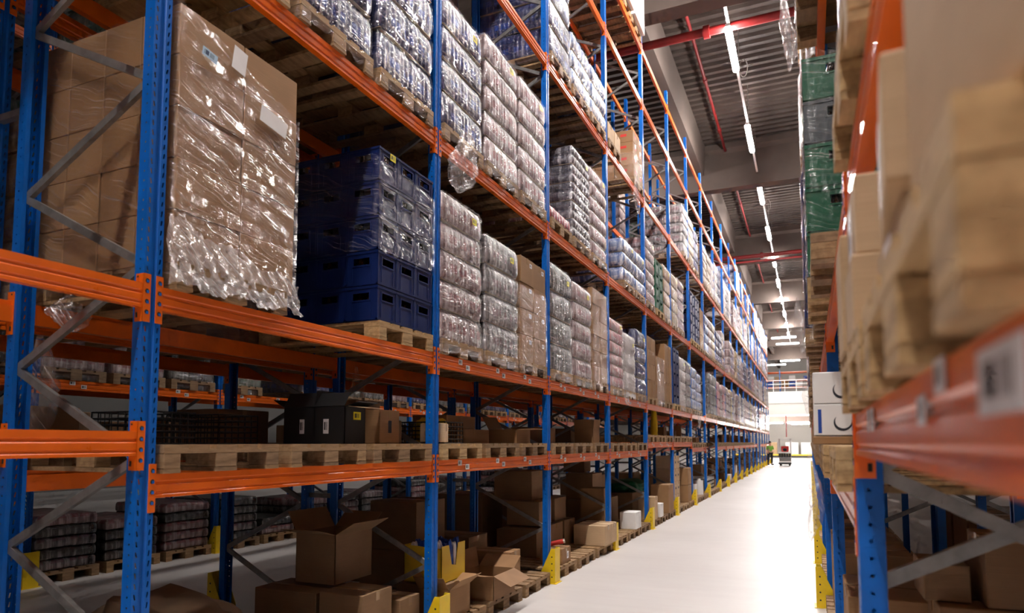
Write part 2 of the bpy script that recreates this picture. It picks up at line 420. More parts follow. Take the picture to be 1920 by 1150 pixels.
# sprinkler pipes
def pipe(p0, p1, r, label, couplings=0):
    b = MB(); p0, p1 = Vector(p0), Vector(p1); b.tube(p0, p1, r, 16)
    o = tag(ob('sprinkler_pipe', b.mesh('pipe', 'red_pipe')), label, 'pipe')
    for i in range(couplings):
        q = p0.lerp(p1, (i+.5)/couplings); d = (p1-p0).normalized()*.07
        c = MB(); c.tube(q-d, q+d, r*1.5, 14); ob('coupling', c.mesh('coupling', 'red_pipe'), o)
    return o
pipe((-16, 15.6, 11.24), (10, 15.6, 11.24), .098, 'thick red sprinkler main crossing the aisle nearest the camera', 12)
pipe((-16, 35.2, 10.99), (10, 35.2, 10.99), .098, 'thick red sprinkler main crossing the aisle at the third roof girder', 12)
pipe((-16, 34.75, 10.61), (10, 34.75, 10.61), .052, 'thin red pipe crossing just below the farther sprinkler main', 10)
for i, (a, c_) in enumerate(((3.5, 13.8), (14.5, 24.95), (25.7, 36.1), (36.8, 47.2), (48, 58.3), (59, 69.4))):
    pipe((-2.50, a, 12.30), (-2.50, c_, 12.30), .046, 'thin red sprinkler branch along the aisle in the %s roof field' % ORD[i+1], 3)
pipe((-2.0, 68.9, 4.28), (-2.0, 68.9, 2.2), .05, 'short red vertical pipe below the far mezzanine')

# luminaires on a rail
@cached
def lamp_body():
    b = MB(); b.prism([(-.06, .0), (.06, .0), (.045, .07), (-.045, .07)], 'y', -.98, .98); return b.mesh('lamp_housing', 'white_plastic')
@cached
def lamp_diff():
    b = MB(); b.prism([(-.075, -.005), (-.06, -.05), (-.02, -.075), (.02, -.075), (.06, -.05), (.075, -.005)], 'y', -.96, .96); return b.mesh('diffuser', 'lamp_glow')
def lamp(x, y, z, label, group, rz=0):
    o = ob('ceiling_lamp', lamp_body(), None, (x, y, z), rz); tag(o, label, 'lamp', group)
    d = ob('diffuser', lamp_diff(), o)
    for s in (-.6, .6):
        c = MB(); c.tube((0, s, .07), (0, s, .16), .006, 6); ob('bracket', c.mesh('bracket', 'galvanized'), o)
    return o
for i in range(-5, 10):
    yy = 16.27 + 5.175*i
    lamp(LX, yy, LZ, 'glowing tube lamp over the main aisle, %s from the near end' % ORD[i+6], 'tube lamps over the aisle')
for i, yy in enumerate((24.0, 38.0)):
    lamp(-7.0, yy, LZ, 'tube lamp over the aisle behind the left rack, %s from near end' % ORD[i+1], 'tube lamps over the next aisle')
for i, (x, yy, zz) in enumerate(((-1.8, 62.7, 10.8), (-1.6, 66.7, 10.8), (-3.3, 84.5, 10.8))):
    o = lamp(x, yy, zz, 'crosswise tube lamp at the far end, %s from the camera' % ORD[i+1], 'crosswise lamps', pi/2)
for i, (x, yy) in enumerate(((-3.3, 70.5), (-.9, 70.0), (-.7, 74.5), (2.5, 72), (-6, 74))):
    lamp(x, yy, 3.6, ['lamp under the mezzanine at the left', 'lamp under the mezzanine at the right, front', 'lamp under the mezzanine at the right, behind',
                      'lamp under the mezzanine hidden beside the right rack', 'lamp under the mezzanine behind the left rack'][i], 'lamps under the mezzanine', pi/2)
for i, (x, yy) in enumerate(((-1.7, 79),)):
    lamp(x, yy, 10.6, 'crosswise lamp lighting the mezzanine front, deepest', 'crosswise lamps', pi/2)
for i, (a, c_) in enumerate(((3.6, 13.5), (14.6, 24.7), (25.8, 35.9), (36.9, 47.0), (48.2, 58.1), (59.2, 69.2))):
    b = MB(); b.box(LX-.03, LX+.03, a, c_, LZ+.16, LZ+.22)
    o = tag(ob('lamp_rail', b.mesh('rail', 'white_plastic')), 'pale lamp rail hanging along the aisle in the %s roof field' % ORD[i+1], 'rail')
    yy = a+.5
    while yy < c_:
        c = MB(); c.tube((LX, yy, LZ+.2), (LX, yy, 12.62), .008, 6); ob('hanger', c.mesh('hanger', 'galvanized'), o); yy += 3.0
    c = MB()
    for q in range(14):
        a0, a1 = 2*pi*q/14, 2*pi*(q+1)/14
        c.tube((LX+.12+.10*cos(a0), a+3.4, LZ+.42+.24*sin(a0)), (LX+.12+.10*cos(a1), a+3.4, LZ+.42+.24*sin(a1)), .012, 5)
    ob('cable_loop', c.mesh('cable_loop', 'cable_grey'), o)

# ---------------------------------------------------------------- rack parts
@cached
def post_mesh(h):
    pr = [(-.070, .028), (-.070, .050), (0, .050), (0, .017), (-.010, .010), (-.010, -.010), (0, -.017), (0, -.050), (-.070, -.050), (-.070, -.028)]
    inn = [(-.067, .028), (-.067, .047), (-.003, .047), (-.003, .019), (-.013, .012), (-.013, -.012), (-.003, -.019), (-.003, -.047), (-.067, -.047), (-.067, -.028)]
    b = MB(); b.prism(pr + inn[::-1], 'z', 0, h); return b.mesh('upright', 'post_paint')
@cached
def foot_mesh():
    b = MB(); b.box(-.09, .02, -.07, .07, 0, .008); b.tube((-.08, .055, 0), (-.08, .055, .03), .008, 8); b.tube((.01, -.055, 0), (.01, -.055, .03), .008, 8)
    return b.mesh('foot_plate', 'galvanized')
def chan(L_, w=.042, d=.026, t=.003):
    """open channel bar along +x"""
    return [(-w/2, 0), (-w/2, -d), (w/2, -d), (w/2, 0), (w/2-t, 0), (w/2-t, -d+t), (-w/2+t, -d+t), (-w/2+t, 0)]
@cached
def brace_mesh(L_):
    b = MB(); p_ = chan(L_)
    b.prism([(d_, w_) for w_, d_ in p_], 'x', 0, L_)
    b.tube((.012, -.034, 0), (.012, .01, 0), .009, 8); b.tube((L_-.012, -.034, 0), (L_-.012, .01, 0), .009, 8)
    return b.mesh('brace', 'galvanized')
BH = .12
def beam_profile(h):
    # (x, z) front at x=0, stepped face
    return [(0, 0), (0, -h*.28), (-.006, -h*.33), (-.006, -h*.42), (0, -h*.47), (0, -h*.72), (-.006, -h*.77), (-.006, -h*.83), (0, -h*.88), (0, -h),
            (-.045, -h), (-.045, -h*.22), (-.030, -h*.22), (-.030, 0)]
def conn_geo(b, y, sgn, h):
    """hooked end plate: one leg on the front face of the post, one beside it"""
    z0, z1 = -h-.07, .05
    # leg in the plane of the beam end, against the flank
    b.box(-.052, .004, min(y, y+sgn*.004), max(y, y+sgn*.004), z0, z1)
    # leg on the post face with dark discs painted as the shade in four punchings
    ya, yb = y, y+sgn*.040
    lo, hi = min(ya, yb), max(ya, yb)
    b.box(.001, .0055, lo, hi, z0, z1)
    for q in range(4):
        zz = z1 - .035 - q*.052
        b.tube((.0052, y+sgn*.020, zz), (.0068, y+sgn*.020, zz), .0115, 10, 1)
        b.box(.0052, .0072, y+sgn*.020-.004, y+sgn*.020+.010, zz-.010, zz+.004, 2)
    b.box(-.040, -.032, y-sgn*.003-.001, y-sgn*.003+.001, z1-.02, z1-.012, 1); b.box(-.042, -.030, y-sgn*.003-.001, y-sgn*.003+.001, z0+.02, z0+.045, 1)
@cached
def beam_mesh(h, joined):
    b = MB(); b.prism(beam_profile(h), 'y', -1.345, 1.345)
    if joined:
        conn_geo(b, 1.345, 1, h); conn_geo(b, -1.345, -1, h)
    return b.mesh('beam', ['orange_paint', 'hole_shade', 'blue_paint'])
@cached
def conn_mesh(h, s):
    b = MB(); conn_geo(b, 0, s, h); return b.mesh('connector', ['orange_paint', 'hole_shade', 'blue_paint'])
@cached
def sticker(w, h, mat, axis='x'):
    b = MB()
    if axis == 'x': b.box(0, .0012, -w/2, w/2, -h/2, h/2)
    else: b.box(-w/2, w/2, -.0012, 0, -h/2, h/2)
    return b.mesh('label', mat)

def frame(root, x, y, side, h, near, braces, dep=DEP, stuffb=None, x0=0, y0=0):
    """an upright frame: posts at the aisle face and behind; side=+1 when the aisle lies towards +x"""
    fx, rx = x, x - side*dep
    rz = 0 if side > 0 else pi
    p1 = ob('upright', post_mesh(h), root, (fx-x0, y-y0, 0), rz); p2 = ob('upright', post_mesh(h), root, (rx-side*-.0-x0, y-y0, 0), rz+pi)
    for p_ in (p1, p2): ob('foot_plate', foot_mesh(), p_)
    # zigzag bracing
    xa, xb = x - side*.045, x - side*(dep-.045)
    zs = []; z = .18; i = 0
    while z < h-.2: zs.append((z, i % 2)); z += .485; i += 1
    for (za, ia), (zb, ib) in zip(zs[:-1], zs[1:]):
        pa = Vector((xb if ia == 0 else xa, y, za)); pb = Vector((xb if ib == 0 else xa, y, zb))
        if braces:
            d = pb-pa; Ln = round(d.length, 3)
            o = ob('brace', brace_mesh(Ln), root, (pa.x-x0, pa.y-y0, pa.z))
            o.rotation_euler = (0, -math.atan2(d.z, abs(d.x)), 0) if d.x > 0 else (0, math.atan2(d.z, abs(d.x)) + pi, 0)
            if d.x < 0: o.rotation_euler = (0, pi + math.atan2(d.z, abs(d.x)), 0)
        elif stuffb is not None:
            d = pb-pa; q = d.to_track_quat('X', 'Z').to_matrix().to_4x4(); q.translation = pa - Vector((x0, y0, 0))
            stuffb.box(0, d.length, -.013, .013, -.02, .02, M=q)

def rack(name, label, x, side, f0, f1, h, levels, near_beams, near_braces, dep=DEP, rear_beams=True, labels=()):
    y0 = YF(f0); root = tag(ob(name, None, None, (x, y0, 0)), label, 'rack')
    sb = MB(); st = MB(); cnt = 0
    order = []
    for n in range(f0, f1+1):
        frame(root, x, YF(n), side, h, True, n <= near_braces, dep, sb, x, y0)
    for n in range(f0, f1):
        for lv, z in levels(n):
            for rear in ((0, 1) if rear_beams else (0,)):
                bx = 0 if not rear else -side*dep
                rz = (0 if side > 0 else pi) + (pi if rear else 0)
                yc = YF(n)+BAY/2-y0
                if n <= near_beams and cnt < 98:
                    cnt += 1
                    if n <= 3:
                        bo = ob('beam', beam_mesh(BH, False), root, (bx, yc, z), rz)
                        ob('connector', conn_mesh(BH, 1), bo, (0, 1.345, 0)); ob('connector', conn_mesh(BH, -1), bo, (0, -1.345, 0))
                    else:
                        bo = ob('beam', beam_mesh(BH, True), root, (bx, yc, z), rz)
                    if not rear and (n, lv) in labels:
                        for q, (ly, dz) in enumerate(((-.95, -.035), (-.80, -.075), (-.12, -.035), (.03, -.075), (.62, -.035), (.77, -.075))):
                            ob('barcode_label', sticker(.075, .05, 'label_white'), bo, (.001, ly*side, dz))
                else:
                    M_ = Matrix.Translation((bx, yc, z)) @ Matrix.Rotation(rz, 4, 'Z')
                    me = beam_mesh(BH, True); o_ = len(st.v)
                    st.v += [tuple(M_ @ v.co) for v in me.vertices]; st.f += [tuple(i+o_ for i in p_.vertices) for p_ in me.polygons]
                    st.m += [p_.material_index for p_ in me.polygons]; st.sm += [False]*len(me.polygons)
    if sb.v:
        o = ob('brace', sb.mesh('far_braces', 'galvanized'), root); o['kind'] = 'stuff'
    if st.v:
        o = ob('beam', st.mesh('far_beams', ['orange_paint', 'hole_shade', 'blue_paint']), root); o['kind'] = 'stuff'
    return root
def lvL(n):
    if n <= 0: l1 = 1.77
    elif n in (5, 6): l1 = 1.72
    else: l1 = Z[1]
    out = [(2, Z[2]), (3, Z[3]), (4, Z[4]), (5, Z[5])]
    if n >= 2: out.append((6, Z[6]))
    if n not in (8, 16): out.insert(0, (1, l1))
    return out
rackL = rack('pallet_rack', 'tall blue and orange pallet rack lining the left side of the aisle', XL, 1, -2, NB+1, HT, lvL, 8, 6,
             labels=((2, 1), (3, 1), (4, 1), (5, 1), (2, 2), (3, 2), (4, 2)))
rackB = rack('pallet_rack', 'second blue and orange rack standing back to back behind the left one', XL-DEP-.27-DEP, -1, 0, 13, HT,
             lambda n: [(1, Z[1]), (2, Z[2]), (3, Z[3]), (4, Z[4]), (5, Z[5])], 9, 6)
rackC = rack('pallet_rack', 'distant blue and orange rack across the next aisle, seen between the left posts', -8.55, 1, -1, 11, 7.4,
             lambda n: [(1, Z[1]), (2, Z[2]), (3, Z[3]), (4, Z[4])], 7, 5, labels=tuple((n, 2) for n in range(-1, 9)))
def lvR(n):
    l1 = 1.80 if n <= 0 else Z[1]
    return [(1, l1), (2, 2.52), (3, Z[3]), (4, Z[4]), (5, Z[5])]
rackR = rack('pallet_rack', 'blue and orange pallet rack on the right, its first post close to camera', XR, -1, -1, NB, HT, lvR, 8, 6)
# second set of diagonals in the first right-hand frame (they cross near its middle)
for k in range(-1, 4):
    pa = Vector((-.045*-1, YF(1)-YF(0)+.03, .72+.97*k)); 
    za = 1.29 + .97*(k-1)
    if za < .1: continue
    d = Vector((DEP-.09, 0, .485)); o = ob('brace', brace_mesh(round(d.length, 3)), rackR, (.045, YF(1)-YF(-1)+.032, za)); o.rotation_euler = (0, -math.atan2(d.z, d.x), 0)

# row spacers between the back-to-back racks
for n in range(1, 8):
    for z in (1.2, 3.6, 6.0):
        b = MB(); b.box(XL-DEP-.27, XL-DEP, -.02, .02, 0, .04)
        tag(ob('row_spacer', b.mesh('row_spacer', 'galvanized'), None, (0, YF(n), z)), 'grey spacer bar joining the two left racks at the %s frame, height %s' % (ORD[n], ['low', 'middle', 'high'][[1.2, 3.6, 6.0].index(z)]), 'spacer bar', 'row spacers')

# yellow column guards
@cached
def guard_mesh():
    b = MB(); t = .007; w = .09; h = .42
    b.box(.10-t, .10, -w, w, 0, h)
    for s in (-1, 1):
        y0, y1 = (w-t, w) if s > 0 else (-w, -w+t)
        b.prism([(.10-t, 0), (.10-t, h), (.05, h), (-.10, .10), (-.10, 0)], 'y', y0, y1)
        for zz in (.08, .16, .24, .32): b.tube((.06, s*(w+.0005), zz), (.06, s*(w+.0025), zz), .009, 8, 1)
    b.box(.03, .12, -w-.02, w+.02, 0, .006)
    return b.mesh('column_guard', ['yellow_paint', 'ink'])
for n in range(1, NB+2):
    tag(ob('column_guard', guard_mesh(), None, (XL+.005, YF(n), 0)), 'yellow steel guard at the foot of the %s blue post, left rack' % ORD[n], 'guard', 'yellow guards of the left rack')
for n in range(1, NB):
    tag(ob('column_guard', guard_mesh(), None, (XR-.01, YF(n), 0), pi), 'yellow steel guard at the foot of the %s blue post, right rack' % ORD[n], 'guard', 'yellow guards of the right rack')
for n in range(0, 8):
    tag(ob('column_guard', guard_mesh(), None, (XL-2*DEP-.27-.01, YF(n), 0), pi), 'yellow guard behind the left rack, facing the next aisle, frame %s' % ORD[n+1], 'guard', 'yellow guards in the next aisle')
    tag(ob('column_guard', guard_mesh(), None, (-8.545, YF(n), 0)), 'yellow guard across the next aisle at frame %s' % ORD[n+1], 'guard', 'yellow guards in the next aisle')

# ---------------------------------------------------------------- pallets  (local: x depth 1.2, y width .8, front towards +x at x=0)
def euro(b, parts=None):
    """boards of a euro pallet; parts: dict of builders"""
    deck, blk, sk = parts
    ys = [0.0, .145, .10]; 
    for y0, w in ((-.40, .145), (-.2225, .10), (-.0725, .145), (.1225, .10), (.255, .145)):
        deck.box(-1.2, 0, y0, y0+w, .122, .144)
    for x0 in (-1.2, -.6725, -.145): deck.box(x0, x0+.145, -.4, .4, .100, .122)
@cached
def pallet_deck(w):
    b = MB(); euro(b, (b, b, b)); return b.mesh('deck', w)
@cached
def pallet_block(wd, w):
    b = MB(); b.box(-.0725, .0725, -wd/2, wd/2, .022, .100, bev=.004); return b.mesh('block', w)
@cached
def pallet_skid(wd, w):
    b = MB(); b.box(-1.2, 0, -wd/2, wd/2, 0, .022); return b.mesh('bottom_board', w)
@cached
def pallet_whole(w):
    b = MB(); euro(b, (b, b, b))
    for y, wd in ((-.35, .1), (0, .145), (.35, .1)):
        for x in (-1.1275, -.6, -.0725): b.box(x-.0725, x+.0725, y-wd/2, y+wd/2, .022, .100)
        b.box(-1.2, 0, y-wd/2, y+wd/2, 0, .022)
    return b.mesh('pallet', w)
def pallet(x, y, z, label, group, rz=0, near=False, w='pallet_wood', name='wooden_pallet'):
    """x,y = middle of the front edge"""
    if not near:
        o = ob(name, pallet_whole(w), None, (x, y, z), rz)
    else:
        o = ob(name, pallet_deck(w), None, (x, y, z), rz)
        for yy, wd in ((-.35, .1), (0, .145), (.35, .1)):
            for xx in (-1.1275, -.6, -.0725): ob('block', pallet_block(wd, w), o, (xx, yy, 0))
            ob('bottom_board', pallet_skid(wd, w), o, (0, yy, 0))
    return tag(o, label, 'pallet', group)

# ---------------------------------------------------------------- wrapped pack loads (local: centre of base at origin, x depth, y width)
def ring(w, d, rc, period):
    """points around a rounded rectangle with an arclength parameter"""
    pts = []; hw, hd = w/2, d/2
    def side(p, q):
        L_ = (Vector(q)-Vector(p)).length; n = max(2, int(L_/period))
        for i in range(n): f = i/n; pts.append((p[0]+(q[0]-p[0])*f, p[1]+(q[1]-p[1])*f))
    def corner(cx, cy, a0):
        for i in range(3): a = a0+i/3*pi/2; pts.append((cx+rc*cos(a), cy+rc*sin(a)))
    side((hd, -hw+rc), (hd, hw-rc)); corner(hd-rc, hw-rc, 0)
    side((hd-rc, hw), (-hd+rc, hw)); corner(-hd+rc, hw-rc, pi/2)
    side((-hd, hw-rc), (-hd, -hw+rc)); corner(-hd+rc, -hw+rc, pi)
    side((-hd+rc, -hw), (hd-rc, -hw)); corner(hd-rc, -hw+rc, 1.5*pi)
    return pts
@cached
def layer_mesh(w, d, h, period, mat, style, seed):
    rnd = random.Random(seed); b = MB(); pts = ring(w, d, .035, period/4)
    if style == 'cans': rows = [(0, -.02), (.06, -.006), (.25, .008), (.44, -.006), (.5, -.016), (.56, -.006), (.75, .008), (.94, -.006), (1, -.02)]
    elif style == 'bulk': rows = [(0, -.05), (.05, -.022), (.15, 0), (.35, .014), (.65, .014), (.85, -.002), (.95, -.03), (1, -.06)]
    else: rows = [(0, -.014), (.05, -.004), (.14, .003), (.4, .004), (.72, .001), (.85, -.008), (.94, -.020), (1, -.034)]
    vs = []; n = len(pts); per = 0
    acc = [0]
    for i in range(1, n): acc.append(acc[-1] + (Vector(pts[i])-Vector(pts[i-1])).length)
    ph = rnd.random(); jit = [rnd.uniform(-.0035, .0035) for _ in range(n)]
    for zf, off in rows:
        for i, (x, y) in enumerate(pts):
            nx, ny = x/(d/2), y/(w/2); L_ = max(abs(nx), abs(ny)); 
            ux = 1 if nx > .97 else (-1 if nx < -.97 else 0); uy = 1 if ny > .96 else (-1 if ny < -.96 else 0)
            amp = .011 if style != 'bulk' else .018
            sc = amp*(abs(sin(pi*acc[i]/period))-.6)
            o_ = off + sc*(1-.5*abs(2*zf-1)) + jit[i]
            vs.append((x+ux*o_, y+uy*o_, zf*h + .006*sin(3*x+5*y+ph*6)))
    fs = []
    for r in range(len(rows)-1):
        for i in range(n): fs.append((r*n+i, r*n+(i+1) % n, (r+1)*n+(i+1) % n, (r+1)*n+i))
    b.add(vs, fs, 0, True)
    top = (len(rows)-1)*n
    b.add([vs[top+i] for i in range(n)], [tuple(range(n))]); b.add([vs[i] for i in range(n)], [tuple(range(n-1, -1, -1))])
    return b.mesh('bottle_layer', mat)
@cached
def sheet_mesh(w, d):
    b = MB(); b.box(-d/2, d/2, -w/2, w/2, 0, .004); return b.mesh('slip_sheet', 'slip_sheet')
@cached
def film_mesh(w, d, H, nl, mat, seed, z0=-.12):
    rnd = random.Random(seed); b = MB(); pts = ring(w+.03, d+.03, .05, .05); n = len(pts)
    nr = nl*5+4; vs = []; zz = [z0, z0*.5, -.02] + [H*i/(nl*5) for i in range(nl*5+1)]
    for k, z in enumerate(zz):
        f = (z/H*nl) % 1 if z > 0 else 0
        pinch = -.022*max(0, 1-min(f, 1-f)*7) if 0 < z < H*.98 else 0
        if z >= H*.98: pinch = -.03
        if z < 0: pinch = -.004 + .012*(z/z0)
        for i, (x, y) in enumerate(pts):
            ux = max(-1, min(1, x/(d/2))); uy = max(-1, min(1, y/(w/2)))
            ux = ux if abs(ux) > .93 else 0; uy = uy if abs(uy) > .93 else 0
            j = rnd.uniform(-.004, .004) + pinch
            vs.append((x+ux*j, y+uy*j, z + rnd.uniform(-.004, .004) + (rnd.uniform(-.03, .02) if k == 0 else 0)))
    fs = [(r*n+i, r*n+(i+1) % n, (r+1)*n+(i+1) % n, (r+1)*n+i) for r in range(len(zz)-1) for i in range(n)]
    b.add(vs, fs, 0, True); return b.mesh('stretch_wrap', mat)

KINDS_ = {  # mat, period, style, wrap, words
 'blue':  ('pack_blue', .066, 'pack', 'film_blue', 'dark blue bottles'),
 'pink':  ('pack_pink', .066, 'pack', 'film_packs', 'pinkish bottles'),
 'white': ('pack_white', .066, 'pack', 'film_dense', 'whitish packs'),
 'grey':  ('pack_grey', .070, 'pack', 'film_packs', 'grey bottles'),
 'cans':  ('pack_clear', .100, 'cans', 'film_blue', 'clear rounded bottles'),
 'sky':   ('pack_sky', .200, 'bulk', 'film_blue', 'pale blue bulging packs'),
 'red':   ('pack_red', .066, 'pack', 'film_packs', 'red and white packs'),
 'dark':  ('pack_dark', .070, 'pack', 'film_packs', 'black bottles'),
 'green': ('pack_green', .070, 'pack', 'film_packs', 'dark green bottles'),
 'gold':  ('pack_gold', .090, 'pack', 'film_packs', 'golden brown packs'),
}
def wrapped_load(kind, x, y, z, H, nl, label, group, detail=2, w=.80, d=1.18, rz=0, yl=True):
    mat, per, style, fm, _ = KINDS_[kind]; h = round(H/nl, 3)
    o = ob('wrapped_load', None, None, (x, y, z), rz)
    if detail >= 1:
        for i in range(nl):
            sd = (i*3 + int(abs(y)*7)) % 4
            ob('bottle_layer', layer_mesh(w, d, h-.004, per, mat, style, sd), o, (random.uniform(-.008, .004), 0, i*h))
        if detail >= 2:
            for i in range(1, nl): ob('cardboard_sheet', sheet_mesh(w-.02, d-.02), o, (0, 0, i*h-.004))
    else:
        ob('bottle_layer', stacked(w, d, h, per*2, mat, style, nl), o)
    ob('stretch_wrap', film_mesh(w, d, H, nl, fm, int(abs(y)*5) % 3), o)
    if yl and detail >= 1:
        l = ob('barcode_label', sticker(.085, .06, 'label_yellow'), o, (d/2+.022, w*.25, H-h*.5)); l['label'] = 'yellow barcode label'
    return tag(o, label, 'pallet load', group)
@cached
def stacked(w, d, h, per, mat, style, nl):
    me = layer_mesh(w, d, h-.004, per, mat, style, 1); b = MB()
    for i in range(nl):
        o_ = len(b.v); b.v += [(v.co.x, v.co.y, v.co.z+i*h) for v in me.vertices]
        b.f += [tuple(q+o_ for q in p_.vertices) for p_ in me.polygons]; b.m += [0]*len(me.polygons); b.sm += [True]*len(me.polygons)
    return b.mesh('bottle_layers', mat)

# ---------------------------------------------------------------- cartons
@cached
def carton_mesh(dx, dy, dz, mat):
    b = MB(); b.box(-dx/2, dx/2, -dy/2, dy/2, 0, dz, bev=.004)
    return b.mesh('carton', mat)
@cached
def tape_mesh(dx, dy, dz):
    b = MB(); w = .025; e = .0012
    b.box(-dx/2-e, dx/2+e, -w, w, dz, dz+e); b.box(dx/2, dx/2+e, -w, w, dz-.07, dz+e); b.box(-dx/2-e, -dx/2, -w, w, dz-.07, dz+e)
    return b.mesh('tape', 'tape')
def carton(x, y, z, dx, dy, dz, label, group=None, rz=0, mat='cardboard', tape=True, lab=None, name='cardboard_box', cat='box'):
    o = ob(name, carton_mesh(round(dx, 3), round(dy, 3), round(dz, 3), mat), None, (x, y, z), rz)
    if tape: ob('tape', tape_mesh(round(dx, 3), round(dy, 3), round(dz, 3)), o)
    if lab:
        for (face, u, v, w, h, mt) in lab:
            if face == 'x': l = ob('label', sticker(w, h, mt), o, (dx/2+.0003, u, v))
            elif face == '-x': l = ob('label', sticker(w, h, mt), o, (-dx/2-.0003, u, v), pi)
            else: l = ob('label', sticker(w, h, mt if mt != 'label_white' else 'label_side', 'y'), o, (u, -dy/2-.0003, v))
            l['label'] = 'printed sticker'
    return tag(o, label, cat, group)
def open_carton(x, y, z, dx, dy, dz, label, group=None, rz=0, mat='cardboard', ang=(110, 130, 60, 75), fill=None, inner=None, name='open_cardboard_box'):
    """box with four flaps standing open; ang = opening of the flaps +x, -x, +y, -y from closed (0 = closed, 90 = upright)"""
    t = .005; b = MB()
    b.box(-dx/2, dx/2, -dy/2, dy/2, 0, t)
    b.box(dx/2-t, dx/2, -dy/2, dy/2, t, dz); b.box(-dx/2, -dx/2+t, -dy/2, dy/2, t, dz)
    b.box(-dx/2, dx/2, dy/2-t, dy/2, t, dz); b.box(-dx/2, dx/2, -dy/2, -dy/2+t, t, dz)
    o = ob(name, b.mesh('open_box', mat), None, (x, y, z), rz)
    fl = min(dx, dy)/2*.97
    for k, a in enumerate(ang):
        if a is None: continue
        c = MB(); wid = (dy if k < 2 else dx)
        c.box(-fl, 0, -wid/2+.004, wid/2-.004, 0, t*.8)      # lies inward from the hinge
        f_ = ob('flap', c.mesh('flap', mat), o)
        rzf = (0, pi, pi/2, -pi/2)[k]; hx = ((dx/2, 0), (-dx/2, 0), (0, dy/2), (0, -dy/2))[k]
        f_.matrix_local = Matrix.Translation((hx[0], hx[1], dz)) @ Matrix.Rotation(rzf, 4, 'Z') @ Matrix.Rotation(R(a), 4, 'Y')
    return tag(o, label, 'box', group)

# ---------------------------------------------------------------- bottle crates
@cached
def crate_mesh(dx, dy, dz, mat, flat=False):
    b = MB(); t = .012; e = .008
    z0, z1 = dz*.60, dz*.80
    def wall(axis, sgn):
        L_ = dx if axis == 'y' else dy; h_ = (dy if axis == 'y' else dx)/2
        a = min(.075, L_*.28)
        def bx(u0, u1, za, zb, out=0.0):
            lo, hi = (h_-t, h_+out) if sgn > 0 else (-h_-out, -h_+t)
            if axis == 'y': b.box(u0, u1, lo, hi, za, zb)
            else: b.box(lo, hi, u0, u1, za, zb)
        bx(-L_/2, L_/2, 0, z0); bx(-L_/2, L_/2, z1, dz)
        bx(-L_/2, -a, z0, z1); bx(a, L_/2, z0, z1)
        bx(-L_/2-e, L_/2+e, dz-.022, dz-.004, e*.7); bx(-L_/2-e*.5, L_/2+e*.5, .006, .02, e*.5)
        bx(-a-.012, a+.012, z1, z1+.010, e*.5); bx(-a-.012, a+.012, z0-.010, z0, e*.5)
        bx(-a-.012, -a, z0, z1, e*.5); bx(a, a+.012, z0, z1, e*.5)
        bx(-L_/2, -L_/2+.016, .02, dz-.02, e*.45); bx(L_/2-.016, L_/2, .02, dz-.02, e*.45)
        for q in (-1, 1): bx(q*L_*.30-.004, q*L_*.30+.004, .03, z0-.02, e*.3)
    for ax in ('x', 'y'):
        for s in (1, -1): wall(ax, s)
    b.box(-dx/2+t, dx/2-t, -dy/2+t, dy/2-t, 0, .01)
    return b.mesh('crate', mat)
@cached
def necks_mesh(r):
    b = MB(); b.tube((0, 0, 0), (0, 0, .15), r*1.25, 12, 0); b.tube((0, 0, .15), (0, 0, .2), r*1.25, 12, 0, r*.6); b.tube((0, 0, .2), (0, 0, .235), r*.6, 12, 0); b.tube((0, 0, .235), (0, 0, .245), r*.75, 12, 1)
    return b.mesh('bottle', ['bottle_brown', 'cap_metal'])
def crate(x, y, z, dx, dy, dz, mat, label, group, bottles=True, name='bottle_crate'):
    o = ob(name, crate_mesh(dx, dy, dz, mat), None, (x, y, z)); tag(o, label, 'crate', group)
    if bottles:
        for u, v in ((dx/2-.055, -.045), (dx/2-.055, .045), (-.05, -dy/2+.055), (.05, -dy/2+.055)):
            ob('bottle', necks_mesh(.028), o, (u, v, .008))
    return o

# ================================================================ GOODS IN THE LEFT RACK
SW = ['nearest', 'middle', 'farthest']
LVN = {1: 'lowest beam', 2: 'second beam', 3: 'third beam', 4: 'fourth beam', 5: 'fifth beam', 6: 'top beam'}
PX, LXF = XL+.025, XL+.01
def yc(n, s): return YF(n) + SLOT[s] + .41
def where(n, s, lv, side='left'):
    return '%s place past post %d, %s, %s rack' % (SW[s], n, LVN[lv], side)
def left_load(n, s, lv, kind, H, nl, dx=0.0):
    z = Z[lv]; det = 2 if n <= 4 else (1 if n <= 7 else 0)
    near = n <= 4
    pallet(PX, yc(n, s), z, 'wooden pallet under %s, %s' % (KINDS_[kind][4], where(n, s, lv)), 'pallets under loads in the left rack', near=near and lv <= 4)
    wrapped_load(kind, LXF-.59+dx, yc(n, s)+random.uniform(-.015, .015), z+.146, H, nl, 'wrapped %s, %s' % (KINDS_[kind][4], where(n, s, lv)),
                 'wrapped loads in the left rack', det, w=.80)
T = {}   # (bay, level): [slot entries]
T[1, 3] = [None, ('blue', 1.35, 4), ('blue', 1.35, 4)]
T[2, 2] = [('pink', 1.36, 5), ('grey', 1.22, 4), None]
T[2, 3] = [('blue', 1.27, 4), ('pink', 1.39, 5), ('pink', 1.39, 5)]
T[3, 2] = [('dark', 1.39, 4), ('pink', 1.34, 5), None]
T[3, 3] = [None, ('cans', 1.33, 5), ('pink', 1.37, 6)]
T[3, 4] = [('blue', 1.5, 4), ('sky', .82, 3), ('sky', .80, 3)]
T[4, 2] = [('red', 1.15, 6), ('white', 1.03, 3), ('blue', 1.24, 4)]
T[4, 3] = [None, ('sky', .80, 3), ('sky', .80, 3)]
T[5, 3] = [('pink', 1.35, 6), None, ('gold', 1.2, 4)]
T[6, 2] = [None, ('white', 1.25, 4), ('grey', 1.25, 4)]
T[6, 3] = [('gold', 1.25, 4), ('pink', 1.3, 5), None]
